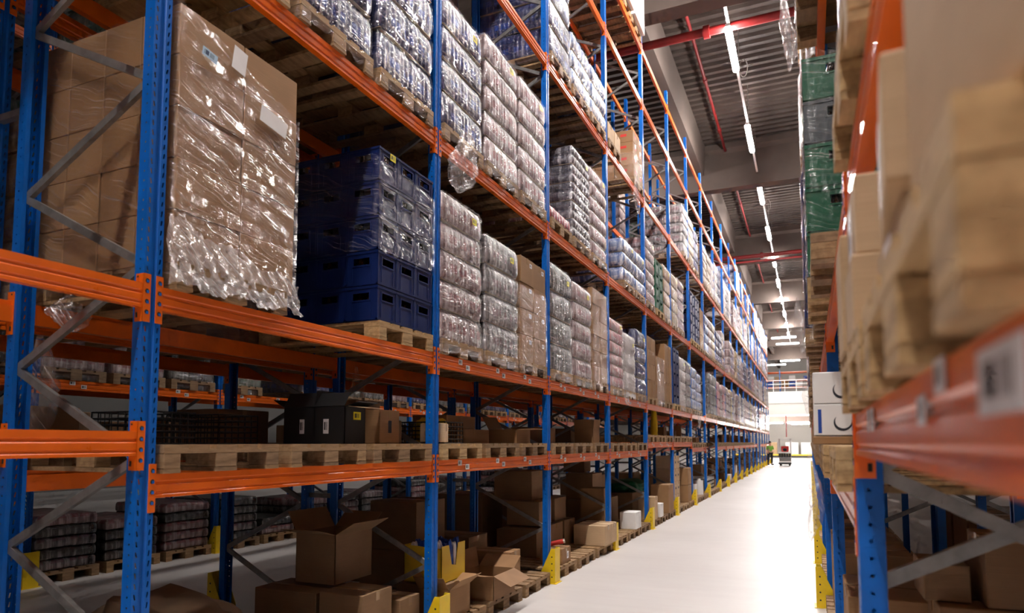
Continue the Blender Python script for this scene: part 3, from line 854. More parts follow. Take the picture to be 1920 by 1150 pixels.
T[6, 4] = [None, None, ('grey', 1.33, 5)]
T[7, 2] = [('sky', 1.2, 4), ('sky', 1.1, 4), None]
T[7, 4] = [('gold', 1.3, 5), ('blue', 1.2, 4), None]
T[8, 2] = [None, ('dark', 1.35, 4), ('dark', 1.35, 4)]
T[8, 3] = [('sky', 1.2, 4), ('pink', 1.2, 4), ('gold', 1.2, 4)]
T[8, 4] = [('gold', 1.25, 5), ('gold', 1.2, 4), ('white', 1.2, 4)]
rl = random.Random(11)
kk = ['pink', 'white', 'blue', 'grey', 'gold', 'sky', 'pink', 'white', 'red', 'pink']
for n in range(9, NB+1):
    for lv in (2, 3, 4, 5):
        row = []
        for s in range(3):
            if rl.random() < (.10 if lv < 5 else (.9 if n < 12 else .35)): row.append(None)
            else: row.append((rl.choice(kk), round(rl.choice((1.1, 1.25, 1.35)), 2), 4))
        T[n, lv] = row
for (n, lv), row in T.items():
    for s, e in enumerate(row):
        if e: left_load(n, s, lv, *e)

KEEP = set()
for n, lvs in ((-2, (2, 3, 4, 5)), (-1, (2, 4, 5)), (0, (4, 5)), (1, (4, 5)), (2, (5,))):
    for lv in lvs:
        for s in range(3):
            kd = ['pink', 'blue', 'gold'][(n+lv+s) % 3]
            o = pallet(PX, yc(n, s), Z[lv], 'pallet out of the picture, %s place, %s, frame %s' % (SW[s], LVN[lv], ORD[n+3]), 'pallets above and beside the camera'); KEEP.add(o.name)
            o = wrapped_load(kd, LXF-.59, yc(n, s), Z[lv]+.146, 1.3, 4, '%s out of the picture, %s place, %s, frame %s' % (KINDS_[kd][4], SW[s], LVN[lv], ORD[n+3]), 'loads above and beside the camera', 0); KEEP.add(o.name)
def carton_load(x, y, z, nx, ny, nz, dx, dy, dz, words, group, mat='cardboard', faces=('x', 'y'), tape=False, jig=.004, lab=None, rows=None):
    """cartons stacked in columns; only the outer ones that can be seen; x = front face, y = nearest side"""
    for k in range(nz):
        for i in range(nx):
            for j in range(ny):
                if not ((i == 0 and 'x' in faces) or (j == 0 and 'y' in faces) or k == nz-1): continue
                if i > 0 and j > 0 and k < nz-1: continue
                L_ = 'brown box, layer %d up, row %d back, column %d, %s' % (k+1, i+1, j+1, words)
                carton(x-dx*(i+.5)+random.uniform(-jig, jig), y+dy*(j+.5)+random.uniform(-jig, jig)*.5, z+k*(dz+.001), dx-.006, dy-.006, dz, L_, group, mat=mat, tape=tape, lab=lab if i == 0 else None)

# --- bay 1, second beam: film wrapped carton pallet
pallet(PX+.02, 2.82, Z[2], 'wooden pallet with torn film under the big wrapped brown boxes by the first post', None, near=True, w='pallet_wood')
carton_load(XL+.01, 2.415, Z[2]+.146, 4, 2, 5, .295, .445, .278, 'wrapped stack by first post', 'boxes in the big wrapped stack', tape=False)
def wrap_shell(x, y, z, w, d, H, label, mat='film_cartons', z0=-.13, nl=1, seed=5, name='stretch_wrap'):
    me = film_mesh(w, d, H, nl, mat, seed, z0)
    return tag(ob(name, me, None, (x, y, z)), label, 'plastic wrap')
def drape(x, y, z, w, d, pts_top, label, mat='film_cartons', seed=3, below=.12, name='stretch_wrap', out=.012):
    """film wound round a stack: top edge height given for (front near, front far, back far, back near) corners; finely wrinkled"""
    rnd = random.Random(seed); b = MB(); hx, hy = d/2+out, w/2+out
    cs = [(hx, -hy), (hx, hy), (-hx, hy), (-hx, -hy)]; ring_ = []
    for k in range(4):
        p, q = cs[k], cs[(k+1) % 4]; n = 26
        for i in range(n):
            f = i/n; ring_.append((p[0]+(q[0]-p[0])*f, p[1]+(q[1]-p[1])*f, pts_top[k]*(1-f)+pts_top[(k+1) % 4]*f, k, f))
    nr = 30; vs = []; n = len(ring_)
    for r in range(nr+1):
        g = r/nr
        for (px, py, zt, k, f) in ring_:
            zz = -below*(1 if r else 1) + (zt+below)*g
            flare = max(0, .10-(zz+below))*.35 if below > 0 else 0
            a = .004*sin(zz*46+py*9+px*7) + rnd.uniform(-.003, .003) + flare
            nx, ny = ((1, 0), (0, 1), (-1, 0), (0, -1))[k]
            e = min(f, 1-f); a2 = a*min(1, e*8+.2)
            jag = rnd.uniform(-.035, .02) if r in (0,) else (rnd.uniform(-.015, .01) if r == nr else 0)
            vs.append((px+nx*a2, py+ny*a2, zz+jag))
    fs = [(r*n+i, r*n+(i+1) % n, (r+1)*n+(i+1) % n, (r+1)*n+i) for r in range(nr) for i in range(n)]
    b.add(vs, fs, 0, True)
    return tag(ob(name, b.mesh('film', mat), None, (x, y, z)), label, 'plastic wrap')
f_ = drape(XL+.01-.59, 2.415+.445, Z[2]+.146, .885, 1.18, (1.40, 1.13, 1.25, 1.38), 'clear film with long diagonal folds around the big brown boxes by first post', below=.10)
# the film gathered white at the foot of the stack
film('film_foot', .18, .8, (.95, .90, .88), .16, 34, .8, gloss=.25, bd=.03)
b = MB(); rnd = random.Random(4); n1, n2 = 46, 9; vs = []
for i in range(n1+1):
    for j in range(n2+1):
        u = i/n1*.98; v = j/n2
        vs.append((.012+.028*abs(sin(u*31+v*5))*(1-v*.5)+.03*(1-v)**2+rnd.uniform(-.006, .006), -.05+u*.98, -.13+v*.26*(1.35-.6*u)+rnd.uniform(-.012, .012)+.02*sin(u*17)))
b.add(vs, [(i*(n2+1)+j, (i+1)*(n2+1)+j, (i+1)*(n2+1)+j+1, i*(n2+1)+j+1) for i in range(n1) for j in range(n2)], 0, True)
ob('gathered_edge', b.mesh('gathered_edge', 'film_foot'), f_, (.59, -.445, 0))['label'] = 'white gathered film edge'
for (yy, zz, w, h, mt, lab) in ((-.27, 1.19, .10, .05, 'label_bluewhite', 'pale blue barcode sticker'), (-.06, 1.27, .10, .14, 'white_card', 'white paper sheet'), (.22, 1.03, .22, .10, 'white_card', 'white delivery note')):
    l = ob('label', sticker(w, h, mt), f_, (.61, yy, zz)); l['label'] = lab; l.rotation_euler = (R(-8), 0, 0)

# --- bay 1, second beam: blue crates
pallet(PX-.01, 4.64, Z[2], 'clean yellowish pallet under the stack of dark blue bottle crates', None, near=True, w='pallet_wood_fresh')
for k in range(5):
    for i in range(4):
        for j in range(3):
            if i > 0 and j > 0: continue
            c_ = crate(XL-.005-.15-.30*i, 4.235+.1335+.267*j, Z[2]+.146+.274*k, .298, .265, .272, 'crate_blue',
                  'dark blue bottle crate, layer %d up, %s' % (k+1, ('column %d along the aisle face' % (j+1)) if i == 0 else ('side face, %d back from the corner' % i)),
                  'dark blue crates on the clean pallet')
            if k == 4 and i == 0 and j == 0:
                ob('barcode_label', sticker(.075, .055, 'label_yellow'), c_, (.1555, .045, .235))['label'] = 'yellow barcode sticker'
            if k == 0 and i == 3:
                cu = bpy.data.curves.new('mark', 'FONT'); cu.body = 'AV'; cu.size = .13; cu.extrude = .0006; cu.align_x = 'CENTER'
                cu.materials.append(MATS['white_card']); tmp = bpy.data.objects.new('tmp', cu); me_ = bpy.data.meshes.new_from_object(tmp); bpy.data.objects.remove(tmp); tx = ob('lettering', me_, c_, (.03, -.142, .025)); tx.rotation_euler = (pi/2, 0, 0)
drape(XL-.005-.60, 4.235+.40, Z[2]+.146, .815, 1.205, (1.30, 1.20, 1.2, 1.3), 'band of stretched film around the upper dark blue crates', mat='film_crates', seed=8, below=-.55, out=.014)
# --- bay 1, third beam: bare pallets and light load
pallet(PX, yc(1, 0), Z[3], 'bare yellowish pallet on the third beam just past the first post', None, near=True, w='pallet_wood_fresh')
pallet(PX, yc(1, 0), Z[3]+.146, 'second bare pallet on the yellowish one, third beam past the first post', None, near=True, w='pallet_wood_fresh')
for n, s in ((1, 0), (1, 1), (1, 2)):
    pallet(PX, yc(n, s), Z[1], 'worn empty pallet, %s place, lowest beam past the first post' % SW[s], None, near=True, rz=R((0, 1.5, -2)[s]))

# --- cartons on pallets in bays 2 and 3, second beam
def carton_pallet(n, s, lv, nx, ny, sizes, words, group, mat='cardboard', wrap=None, lab=None, tape=True, near=None):
    z = Z[lv]; near = n <= 4 if near is None else near
    pallet(PX, yc(n, s), z, 'wooden pallet under brown boxes, %s' % where(n, s, lv), 'pallets under loads in the left rack', near=near)
    zz = z+.146; dx, dy = 1.16/nx, .80/ny
    for k, h in enumerate(sizes):
        for i in range(nx):
            for j in range(ny):
                if i > 0 and j > 0 and k < len(sizes)-1: continue
                carton(LXF-dx*(i+.5)+random.uniform(-.006, .006), yc(n, s)-.40+dy*(j+.5), zz, dx-.008, dy-.008, h-.002,
                       'brown box, layer %d, row %d, column %d, %s' % (k+1, i+1, j+1, words), group, mat=mat, tape=tape, lab=lab if i == 0 else None, rz=random.uniform(-.01, .01))
        zz += h
    if wrap: drape(LXF-.58, yc(n, s), z+.146, .80, 1.16, (wrap,)*4, 'clear film round boxes, %s' % where(n, s, lv), seed=n*3+s)
carton_pallet(2, 2, 2, 3, 2, (.31, .30, .30, .31), 'stack before post 3', 'boxes stacked before post 3', mat='cardboard', wrap=.86, lab=[('x', .10, .24, .07, .05, 'label_white')])
carton_pallet(3, 2, 2, 3, 2, (.24,)*6, 'stack before post 4', 'boxes stacked before post 4', wrap=1.44)
carton_pallet(4, 2, 4, 3, 2, (.235,)*4, 'high stack before post 5', 'boxes stacked high before post 5', lab=[('-y', 0, .14, .12, .05, 'red_print'), ('x', 0, .14, .12, .05, 'red_print')], wrap=.5)
carton_pallet(4, 0, 4, 3, 2, (.3,), 'low stack past post 4', 'low boxes past post 4', mat='cardboard_light')
carton_pallet(5, 0, 2, 2, 2, (.36, .33, .28, .28), 'mixed stack past post 5', 'boxes past post 5')
carton_pallet(5, 1, 2, 2, 2, (.31,)*3, 'middle stack past post 5', 'boxes in the middle past post 5', wrap=.9)
carton_pallet(5, 2, 2, 2, 3, (.44, .44, .44), 'tall stack before post 6', 'tall boxes before post 6')
carton_pallet(7, 2, 3, 2, 2, (.4, .4, .4), 'stack before post 8', 'boxes before post 8', wrap=.7)
# crates further on
def crate_pallet(x, y, z, mat, rows, words, label_g, near=False, sgn=1, wrap=None):
    pallet(x+.025*sgn, y, z, 'wooden pallet under %s' % words, None, rz=0 if sgn > 0 else pi, near=near, w='pallet_wood_fresh')
    for k in range(rows):
        for i in range(3):
            for j in range(2):
                if i > 0 and j > 0: continue
                crate(x-sgn*(.2+.4*i), y-.40+.2+.4*j, z+.146+.274*k, .396, .396, .272, mat, '%s crate, layer %d, %s' % (words.split(' crates')[0], k+1, 'front row, column %d' % (j+1) if i == 0 else 'row %d back' % (i+1)),
                      label_g, bottles=near)
crate_pallet(LXF, yc(6, 0), Z[2], 'crate_blue', 5, 'dark blue crates, second beam past post 6', 'blue crates past post 6')
crate_pallet(LXF, yc(7, 0), Z[3], 'crate_blue', 5, 'navy crates, third beam past post 7', 'navy crates past post 7')
crate_pallet(LXF, yc(7, 1), Z[3], 'crate_blue', 5, 'deep blue crates, third beam midway past post 7', 'deep blue crates midway past post 7')
crate_pallet(LXF, yc(5, 1), Z[3], 'crate_green', 4, 'green crates, third beam past post 5', 'green crates past post 5', near=False)
# --- bay 3, third beam, low trays with a yellow label next to the clear bottles
pallet(PX, yc(3, 0), Z[3], 'wooden pallet carrying low red and white trays past the third post', None, near=True)
for i in range(3):
    for j in range(4):
        if i and j: continue
        tag(ob('drink_tray', layer_mesh(.2, .38, .17, .066, 'pack_red', 'pack', 2), None, (LXF-.2-.39*i, yc(3, 0)-.3+.2*j, Z[3]+.146)), 'small red and white tray, row %d, column %d, past post 3' % (i+1, j+1), 'tray', 'low trays past post 3')
# top beam loads
for n, s, hh in ((3, 1, .9), (3, 2, .9), (4, 0, .9), (4, 1, 1.2), (4, 2, 1.2)):
    pallet(PX, yc(n, s), Z[6], 'pallet seen from below, %s' % where(n, s, 6), 'pallets on the top beam', near=True)
    carton(LXF-.52, yc(n, s), Z[6]+.146, 1.2, .82, hh, 'white wrapped block, %s' % where(n, s, 6), 'white blocks on the top beam', mat='white_card', tape=False, name='wrapped_block', cat='pallet load')

# --- hanging film tails
def rag(x, y, z, w, h, label, seed=1, mat='film_rag', parent=None, thick=.3):
    rnd = random.Random(seed); b = MB(); n1, n2 = 18, 22; vs = []
    ph = [rnd.uniform(0, 6) for _ in range(6)]
    for j in range(n2+1):
        v = j/n2; rr = w/2*(.25+1.0*sin(pi*min(1, v*1.02)**1.4)**.8) if v < 1 else w*.06
        for i in range(n1):
            a = 2*pi*i/n1; q = rr*(1+.28*sin(3*a+ph[0]+v*7)+.18*sin(5*a+ph[1]-v*11)+rnd.uniform(-.12, .12))
            vs.append((thick*q*cos(a)+.1*w*sin(v*5+ph[2]), q*sin(a)+.12*w*sin(v*4+ph[3]), -h*v+rnd.uniform(-.01, .01)))
    b.add(vs, [(j*n1+i, j*n1+(i+1) % n1, (j+1)*n1+(i+1) % n1, (j+1)*n1+i) for j in range(n2) for i in range(n1)], 0, True)
    return tag(ob('plastic_tail', b.mesh('film_tail', mat), None, (x, y, z)), label, 'plastic wrap')
rag(XL+.10, YF(2)+.30, Z[3]+.16, .30, .62, 'loose balloon of clear film hanging from the third beam past the second post', 2, thick=.5)
rag(XL+.08, YF(5)-.95, Z[4]+.12, .22, .75, 'torn film strip hanging below the high brown boxes before post 5', 3)
rag(XL+.08, YF(4)+.9, Z[2]+.1, .14, .25, 'small knot of film on the second beam past post 4', 4)
rag(XL+.08, YF(7)+.8, Z[2]+.12, .20, .55, 'film tail dangling from the second beam past post 7', 5)
rag(-3.75, 2.42, Z[2]+.05, .16, .22, 'small scrap of film under the big wrapped boxes', 6)
rag(-4.0, 5.35, Z[2]-.05, .14, .5, 'film strip hanging behind the first shelf', 7)
rag(-4.22, 2.55, Z[2]-.15, .16, .6, 'long streaky film curtain hanging behind the first frame', 9)

# ================================================================ LOWEST BEAM, LEFT
z1 = Z[1]+.146
open_carton(-3.595, 4.23, z1, .30, .26, .28, 'black open box on the lowest beam, left of the pair with white stickers', None, mat='black_card', ang=(100, 150, 70, 60))
bb = open_carton(-3.29, 4.205, z1, .285, .25, .28, 'black open box with tan inner flap and yellow sticker on lowest beam', None, mat='black_card', ang=(165, 80, None, 58))
ob('label', sticker(.05, .11, 'label_side', 'y'), bb, (-.03, -.1265, .13))['label'] = 'white sticker'
ob('barcode_label', sticker(.09, .06, 'label_yellow'), bb, (.1435, .02, .21))['label'] = 'yellow barcode sticker'
c = MB(); c.box(0, .16, -.12, .12, 0, .004); fl = ob('flap', c.mesh('flap', 'cardboard_light'), bb, (.142, .01, .28)); fl.rotation_euler = (0, R(6), 0); fl['label'] = 'tan inside of a flap'
sx_ = bpy.data.objects.get('open_cardboard_box')
ob('label', sticker(.045, .11, 'label_side', 'y'), sx_, (.03, -.1315, .13))['label'] = 'white sticker'
for (x, y, dx, dy, dz, lab, mt, rz) in (
    (-3.25, 4.62, .26, .30, .27, 'brown box just right of the black boxes with dark print', 'cardboard', .05),
    (-3.55, 4.72, .30, .34, .36, 'taller brown box behind the black boxes', 'cardboard_dull', 0),
    (-3.95, 4.80, .42, .40, .40, 'big brown box at the back of the lowest beam', 'cardboard_dull', .03),
    (-3.45, 5.10-.12, .30, .20, .20, 'small brown box by the second post on lowest beam', 'cardboard_dull', 0)):
    carton(x, y, z1, dx, dy, dz, lab, None, rz=rz, mat=mt, lab=[('x', 0, dz*.5, .05, .1, 'ink')] if 'print' in lab else None)
for s in range(3):
    pallet(PX, yc(2, s), Z[1], 'pallet on the lowest beam past the second post, %s place' % SW[s], None, near=True, w='pallet_wood_fresh' if s == 0 else 'pallet_wood', rz=R((1, -1.5, .5)[s]))
    pallet(PX, yc(3, s), Z[1], 'pallet on the lowest beam past the third post, %s place' % SW[s], None, near=True, w='pallet_wood')
carton(-3.12, YF(2)+.22, z1+.01, .22, .22, .17, 'small pale box lying tilted by the second post, lowest beam', None, rz=.35, mat='cardboard_light')
def basket(x, y, z, label):
    b = MB(); w, d, h = .36, .5, .2
    for k in range(6):
        zz = h*k/5; 
        for (p, q) in (((-d/2, -w/2, zz), (d/2, -w/2, zz)), ((d/2, -w/2, zz), (d/2, w/2, zz)), ((d/2, w/2, zz), (-d/2, w/2, zz)), ((-d/2, w/2, zz), (-d/2, -w/2, zz))): b.tube(p, q, .006, 5)
    for i in range(9):
        xx = -d/2+d*i/8
        for s in (-1, 1): b.tube((xx, s*w/2, 0), (xx, s*w/2, h), .004, 5)
    for i in range(7):
        yy = -w/2+w*i/6
        for s in (-1, 1): b.tube((s*d/2, yy, 0), (s*d/2, yy, h), .004, 5)
    b.box(-d/2, d/2, -w/2, w/2, 0, .008)
    return tag(ob('black_basket', b.mesh('basket', 'black_plastic'), None, (x, y, z)), label, 'basket')
basket(-3.35, YF(2)+.55, z1, 'black slatted basket with a yellow bag on the lowest beam past second post')
basket(-3.95, 3.05, z1, 'black slatted basket behind the first post on the lowest beam')
basket(-3.95, 3.60, z1, 'second black slatted basket beside the first, lowest beam')
def sack(x, y, z, sx, sy, sz, label, mat, name='paper_bag', seed=1, cat='bag'):
    rnd = random.Random(seed); bm = bmesh.new(); bmesh.ops.create_icosphere(bm, subdivisions=4, radius=1)
    ph = [rnd.uniform(0, 6) for _ in range(8)]
    for v in bm.verts:
        p = v.co.copy(); q = Vector((abs(p.x)**.6*(1 if p.x > 0 else -1), abs(p.y)**.6*(1 if p.y > 0 else -1), abs(p.z)**.75*(1 if p.z > 0 else -1)))
        k = 1 + .05*sin(7*p.x+ph[0]+3*p.z) + .05*sin(9*p.y+ph[1]+5*p.x) + .03*sin(17*p.z+11*p.x+ph[2]) + .03*abs(sin(13*p.x+9*p.y+ph[3]))
        q *= k; q.z = max(q.z, -.8); v.co = Vector((q.x*sx/2, q.y*sy/2, (q.z+.8)*sz/1.8))
    for f in bm.faces: f.smooth = rnd.random() < .8
    me = bpy.data.meshes.new('bag'); bm.to_mesh(me); bm.free(); me.materials.append(MATS[mat])
    return tag(ob(name, me, None, (x, y, z)), label, cat)
sack(-3.35, YF(2)+.55, z1+.012, .3, .24, .23, 'yellow plastic bag in the black basket past second post', 'yellow_card', 'plastic_bag', 3)
carton(-3.55, YF(2)+1.45, z1+.0, .42, .75, .15, 'long low brown box on lowest beam, under another, past second post', None, mat='cardboard')
carton(-3.62, YF(2)+1.30, z1+.152, .40, .70, .14, 'long low brown box lying on top of another, past second post', None, mat='cardboard', rz=.04)
open_carton(-3.25, YF(2)+2.2, z1, .36, .40, .16, 'low open brown box with lid flap sticking out before third post', None, mat='cardboard', ang=(178, 120, None, None))
open_carton(-3.40, YF(3)+.45, z1, .5, .5, .2, 'open brown tray on the lowest beam just past third post', None, mat='cardboard_dull', ang=(None, None, None, None))
open_carton(-3.22, YF(3)+2.35, z1, .3, .35, .22, 'upright open brown box before the fourth post, lowest beam', None, mat='cardboard', ang=(95, 95, 90, 90))
# far lowest-beam goods
rl = random.Random(5)
for n in range(4, 15):
    if n == 8: continue
    zl = dict(lvL(n)).get(1)
    for s in range(3):
        pallet(PX, yc(n, s), zl, 'pallet on the lowest beam, %s place past post %d, left rack' % (SW[s], n), 'pallets on the lowest beam of the left rack', near=n <= 5)
        if rl.random() < .6:
            h = rl.uniform(.12, .34); carton(LXF-.35-rl.uniform(0, .2), yc(n, s)+rl.uniform(-.15, .15), zl+.146, rl.uniform(.3, .5), rl.uniform(.3, .5), h, 'brown box on the lowest beam, %s place past post %d' % (SW[s], n), 'boxes on the lowest beam', rz=rl.uniform(-.15, .15), mat=rl.choice(['cardboard', 'cardboard_dull']))
b = MB(); 
for k in range(4): b.tube((0, 0, .09*k), (0, 0, .09*k+.30), .085, 12, 0, .055)
tag(ob('yellow_cup_stack', b.mesh('cups', 'yellow_paint'), None, (-3.2, YF(5)+1.7, 1.72+.146)), 'stack of bright yellow tubs on the lowest beam past fifth post', 'tub')

# ================================================================ FLOOR LEVEL, LEFT
zf = .146
for n in range(1, NB+1):
    for s in range(3):
        if n == 1 and s == 0: continue
        pallet(XL+.06 if n < 9 else XL, yc(n, s), 0, 'pallet on the floor, %s place past post %d of the left rack' % (SW[s], n), 'floor pallets of the left rack', near=n <= 4, rz=R(random.uniform(-1.5, 1.5)),
               w='pallet_wood')
# bay 1
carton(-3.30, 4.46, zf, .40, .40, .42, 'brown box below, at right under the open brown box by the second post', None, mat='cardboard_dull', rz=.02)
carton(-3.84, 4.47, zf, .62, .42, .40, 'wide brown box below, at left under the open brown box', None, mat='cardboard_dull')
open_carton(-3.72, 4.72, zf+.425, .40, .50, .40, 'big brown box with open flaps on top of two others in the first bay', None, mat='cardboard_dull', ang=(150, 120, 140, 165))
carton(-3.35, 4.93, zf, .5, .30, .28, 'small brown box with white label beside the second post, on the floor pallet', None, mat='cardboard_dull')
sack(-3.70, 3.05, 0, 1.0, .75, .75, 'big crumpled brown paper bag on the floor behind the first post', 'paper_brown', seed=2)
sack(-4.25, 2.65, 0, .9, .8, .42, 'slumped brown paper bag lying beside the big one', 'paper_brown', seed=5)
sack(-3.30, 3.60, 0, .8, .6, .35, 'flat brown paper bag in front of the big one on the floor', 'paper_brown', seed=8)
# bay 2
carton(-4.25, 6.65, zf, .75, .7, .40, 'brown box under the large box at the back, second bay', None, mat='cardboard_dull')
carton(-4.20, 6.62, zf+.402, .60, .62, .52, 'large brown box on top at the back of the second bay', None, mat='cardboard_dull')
def display(x, y, z, w, d, h, label, rz=0):
    """yellow shop display tray with cut-down front, filled with small blue packets"""
    b = MB(); t = .006
    b.box(-d/2, d/2, -w/2, w/2, 0, t); b.box(-d/2, -d/2+t, -w/2, w/2, 0, h)
    for s in (-1, 1):
        y0, y1 = (w/2-t, w/2) if s > 0 else (-w/2, -w/2+t)
        b.prism([(-d/2, 0), (-d/2, h), (-d*.1, h*.98), (d*.2, h*.95), (d/2, h*.95), (d/2, 0)], 'y', y0, y1)
    b.prism([(-w/2, 0), (-w/2, h), (-w*.2, h), (-w*.08, h*.45), (w*.10, h*.40), (w*.2, h), (w/2, h), (w/2, 0)], 'x', d/2-t, d/2)
    o = tag(ob('yellow_display_box', b.mesh('display', 'yellow_card'), None, (x, y, z), rz), label, 'box')
    return o
dsp = display(-3.32, 5.72, zf+.27, .46, .40, .34, 'yellow display box with blue packets, past the second post')
carton(-3.32, 5.70, zf, .48, .56, .268, 'brown box under the yellow display box', None, mat='cardboard_dull')
rl = random.Random(3)
for i in range(4):
    for j in range(5):
        o = sack(-3.45+.09*i, 5.55+.08*j, zf+.28+.02*((i+j) % 2), .09, .07, .34, 'small blue packet in the yellow display box, row %d, place %d' % (i+1, j+1), 'blue_card' if (i+j) % 3 else 'white_card', 'packet', i*5+j, 'packet')
        o['group'] = 'packets in the yellow display box'
open_carton(-3.12, 5.55, zf, .32, .40, .26, 'brown box full of scraps beside the second post, white labels', None, mat='cardboard', ang=(140, 120, 160, 130))
o = open_carton(-3.12, 6.42, zf, .42, .52, .24, 'long brown box with a big pale flap pointing at the aisle', None, mat='cardboard', ang=(205, 100, 150, 170))
carton(-3.30, 7.02, zf, .50, .30, .36, 'brown box with half-raised lid behind the flapped box', None, mat='cardboard', rz=.03)
carton(-3.75, 6.7, zf, .5, .75, .33, 'long brown box behind the flapped one, second bay floor', None, mat='cardboard_dull')
carton(-4.0, 7.4, zf, .6, .5, .45, 'brown box at the back before the third post', None, mat='cardboard_dull', lab=[('x', .1, .25, .08, .08, 'label_white')])
# bay 3
carton(-3.10, YF(3)+.55, zf, .30, .34, .20, 'small brown box with white label just past the third yellow guard', None, mat='cardboard', lab=[('x', .05, .1, .07, .09, 'label_white')])
b = MB(); b.tube((0, 0, 0), (.16, .05, .04), .03, 12, 0); b.tube((.16, .05, .04), (.18, .056, .045), .031, 12, 1)
tag(ob('red_can', b.mesh('red_can', ['red_print', 'cap_metal']), None, (-3.16, YF(3)+.52, zf+.235)), 'small red can lying on the small brown box', 'can')
carton(-3.12, YF(3)+2.28, zf, .50, .36, .30, 'brown taped box at the aisle before post 4, left of a pair', None, mat='cardboard_light')
carton(-3.12, YF(3)+2.62, zf, .50, .30, .30, 'brown taped box at the aisle before post 4, right of a pair', None, mat='cardboard_light')
for (x, y, z, dx, dy, dz, w_) in ((-3.75, 1.0, 0, .6, .5, .36, 'low left'), (-3.75, 1.55, 0, .6, .55, .38, 'low middle'), (-3.75, 2.15, 0, .6, .5, .38, 'low right'), (-3.78, 1.3, .385, .5, .5, .34, 'upper left'),
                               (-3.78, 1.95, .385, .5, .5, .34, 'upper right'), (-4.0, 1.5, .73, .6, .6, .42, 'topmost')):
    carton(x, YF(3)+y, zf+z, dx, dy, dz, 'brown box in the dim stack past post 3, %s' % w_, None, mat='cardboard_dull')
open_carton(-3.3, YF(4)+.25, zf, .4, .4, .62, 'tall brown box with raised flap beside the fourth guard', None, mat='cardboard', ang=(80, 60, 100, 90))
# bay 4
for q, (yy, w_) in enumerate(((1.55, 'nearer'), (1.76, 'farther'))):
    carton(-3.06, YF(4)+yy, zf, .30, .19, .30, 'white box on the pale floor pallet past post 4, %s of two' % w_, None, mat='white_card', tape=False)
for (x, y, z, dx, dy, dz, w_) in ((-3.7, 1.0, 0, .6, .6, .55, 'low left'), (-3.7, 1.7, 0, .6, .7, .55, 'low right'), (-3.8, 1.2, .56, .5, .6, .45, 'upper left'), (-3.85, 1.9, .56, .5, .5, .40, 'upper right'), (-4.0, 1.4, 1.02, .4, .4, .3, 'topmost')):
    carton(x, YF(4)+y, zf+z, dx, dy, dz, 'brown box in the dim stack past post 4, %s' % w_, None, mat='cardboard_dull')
# bay 5
carton(-3.08, YF(5)+.42, zf, .34, .28, .46, 'tall brown box just past the fifth post on floor pallet', None, mat='cardboard_light')
carton(-3.05, YF(5)+.95, zf, .30, .30, .28, 'white box on the floor pallet past the fifth post', None, mat='white_card', tape=False)
carton(-3.10, YF(5)+2.0, zf, .40, .62, .62, 'large upright brown box in the middle past post 5', None, mat='cardboard')
carton(-3.8, YF(5)+1.2, zf, .7, 1.2, .5, 'long dark brown box at the back past post 5', None, mat='cardboard_dull')
sack(-3.75, YF(5)+1.3, zf+.5, .8, 1.2, .25, 'heap of dark green plastic sheet on a box past post 5', 'crate_green', 'plastic_sheet', 5, 'plastic sheet')
# bay 6: tall wrapped carton column
for k in range(4):
    for j in range(2):
        carton(-3.22, YF(6)+.35+.36*j, zf+.31*k, .44, .35, .305, 'printed brown box, layer %d, column %d, tall stack past post 6' % (k+1, j+1), 'tall stack of printed boxes past post 6', mat='cardboard_light', lab=[('x', 0, .15, .12, .05, 'ink')])
for k in range(2):
    carton(-3.15, YF(6)+2.1, zf+.45*k, .4, .55, .44, 'brown box, %s of two before post 7' % ['lower', 'upper'][k], None, mat='cardboard')
# bay 7
b = MB(); b.prism([(.13*cos(a*pi/8), .13*sin(a*pi/8)) for a in range(16)], 'z', 0, .42); b.tube((0, 0, .42), (0, 0, .47), .06, 12)
tag(ob('white_canister', b.mesh('canister', 'white_plastic'), None, (-3.1, YF(7)+1.9, zf)), 'white canister on a floor pallet before the eighth post', 'canister')
b = MB()
for k in range(4): b.box(-1.0, 0, -.9, .9, .12*k+.1, .12*k+.18)
for s in (-.85, .85): b.box(-1.0, 0, s-.03, s+.03, 0, .5)
tag(ob('metal_guard_rails', b.mesh('rails', 'galvanized'), None, (-3.05, YF(8)+1.4, 0)), 'low grey metal rail unit on the floor past the eighth post', 'metal frame')
rl = random.Random(21)
for n in range(6, NB+1):
    for s in range(3):
        if (n == 6) or (n == 8): continue
        if rl.random() < .75:
            h = rl.uniform(.2, .55); mt = rl.choice(['cardboard', 'cardboard_dull', 'cardboard', 'white_card'])
            carton(LXF-.30-rl.uniform(0, .15), yc(n, s)+rl.uniform(-.1, .1), zf, rl.uniform(.3, .5), rl.uniform(.35, .6), h, '%s box on the floor pallet, %s place past post %d' % ('white' if mt == 'white_card' else 'brown', SW[s], n), 'boxes on the floor pallets', mat=mt, tape=mt != 'white_card')
        if rl.random() < .7:
            carton(LXF-.85, yc(n, s)+rl.uniform(-.05, .05), zf, .5, .7, rl.uniform(.4, .9), 'brown box at the back of the floor pallet, %s place past post %d' % (SW[s], n), 'boxes at the back of the floor pallets', mat='cardboard_dull')

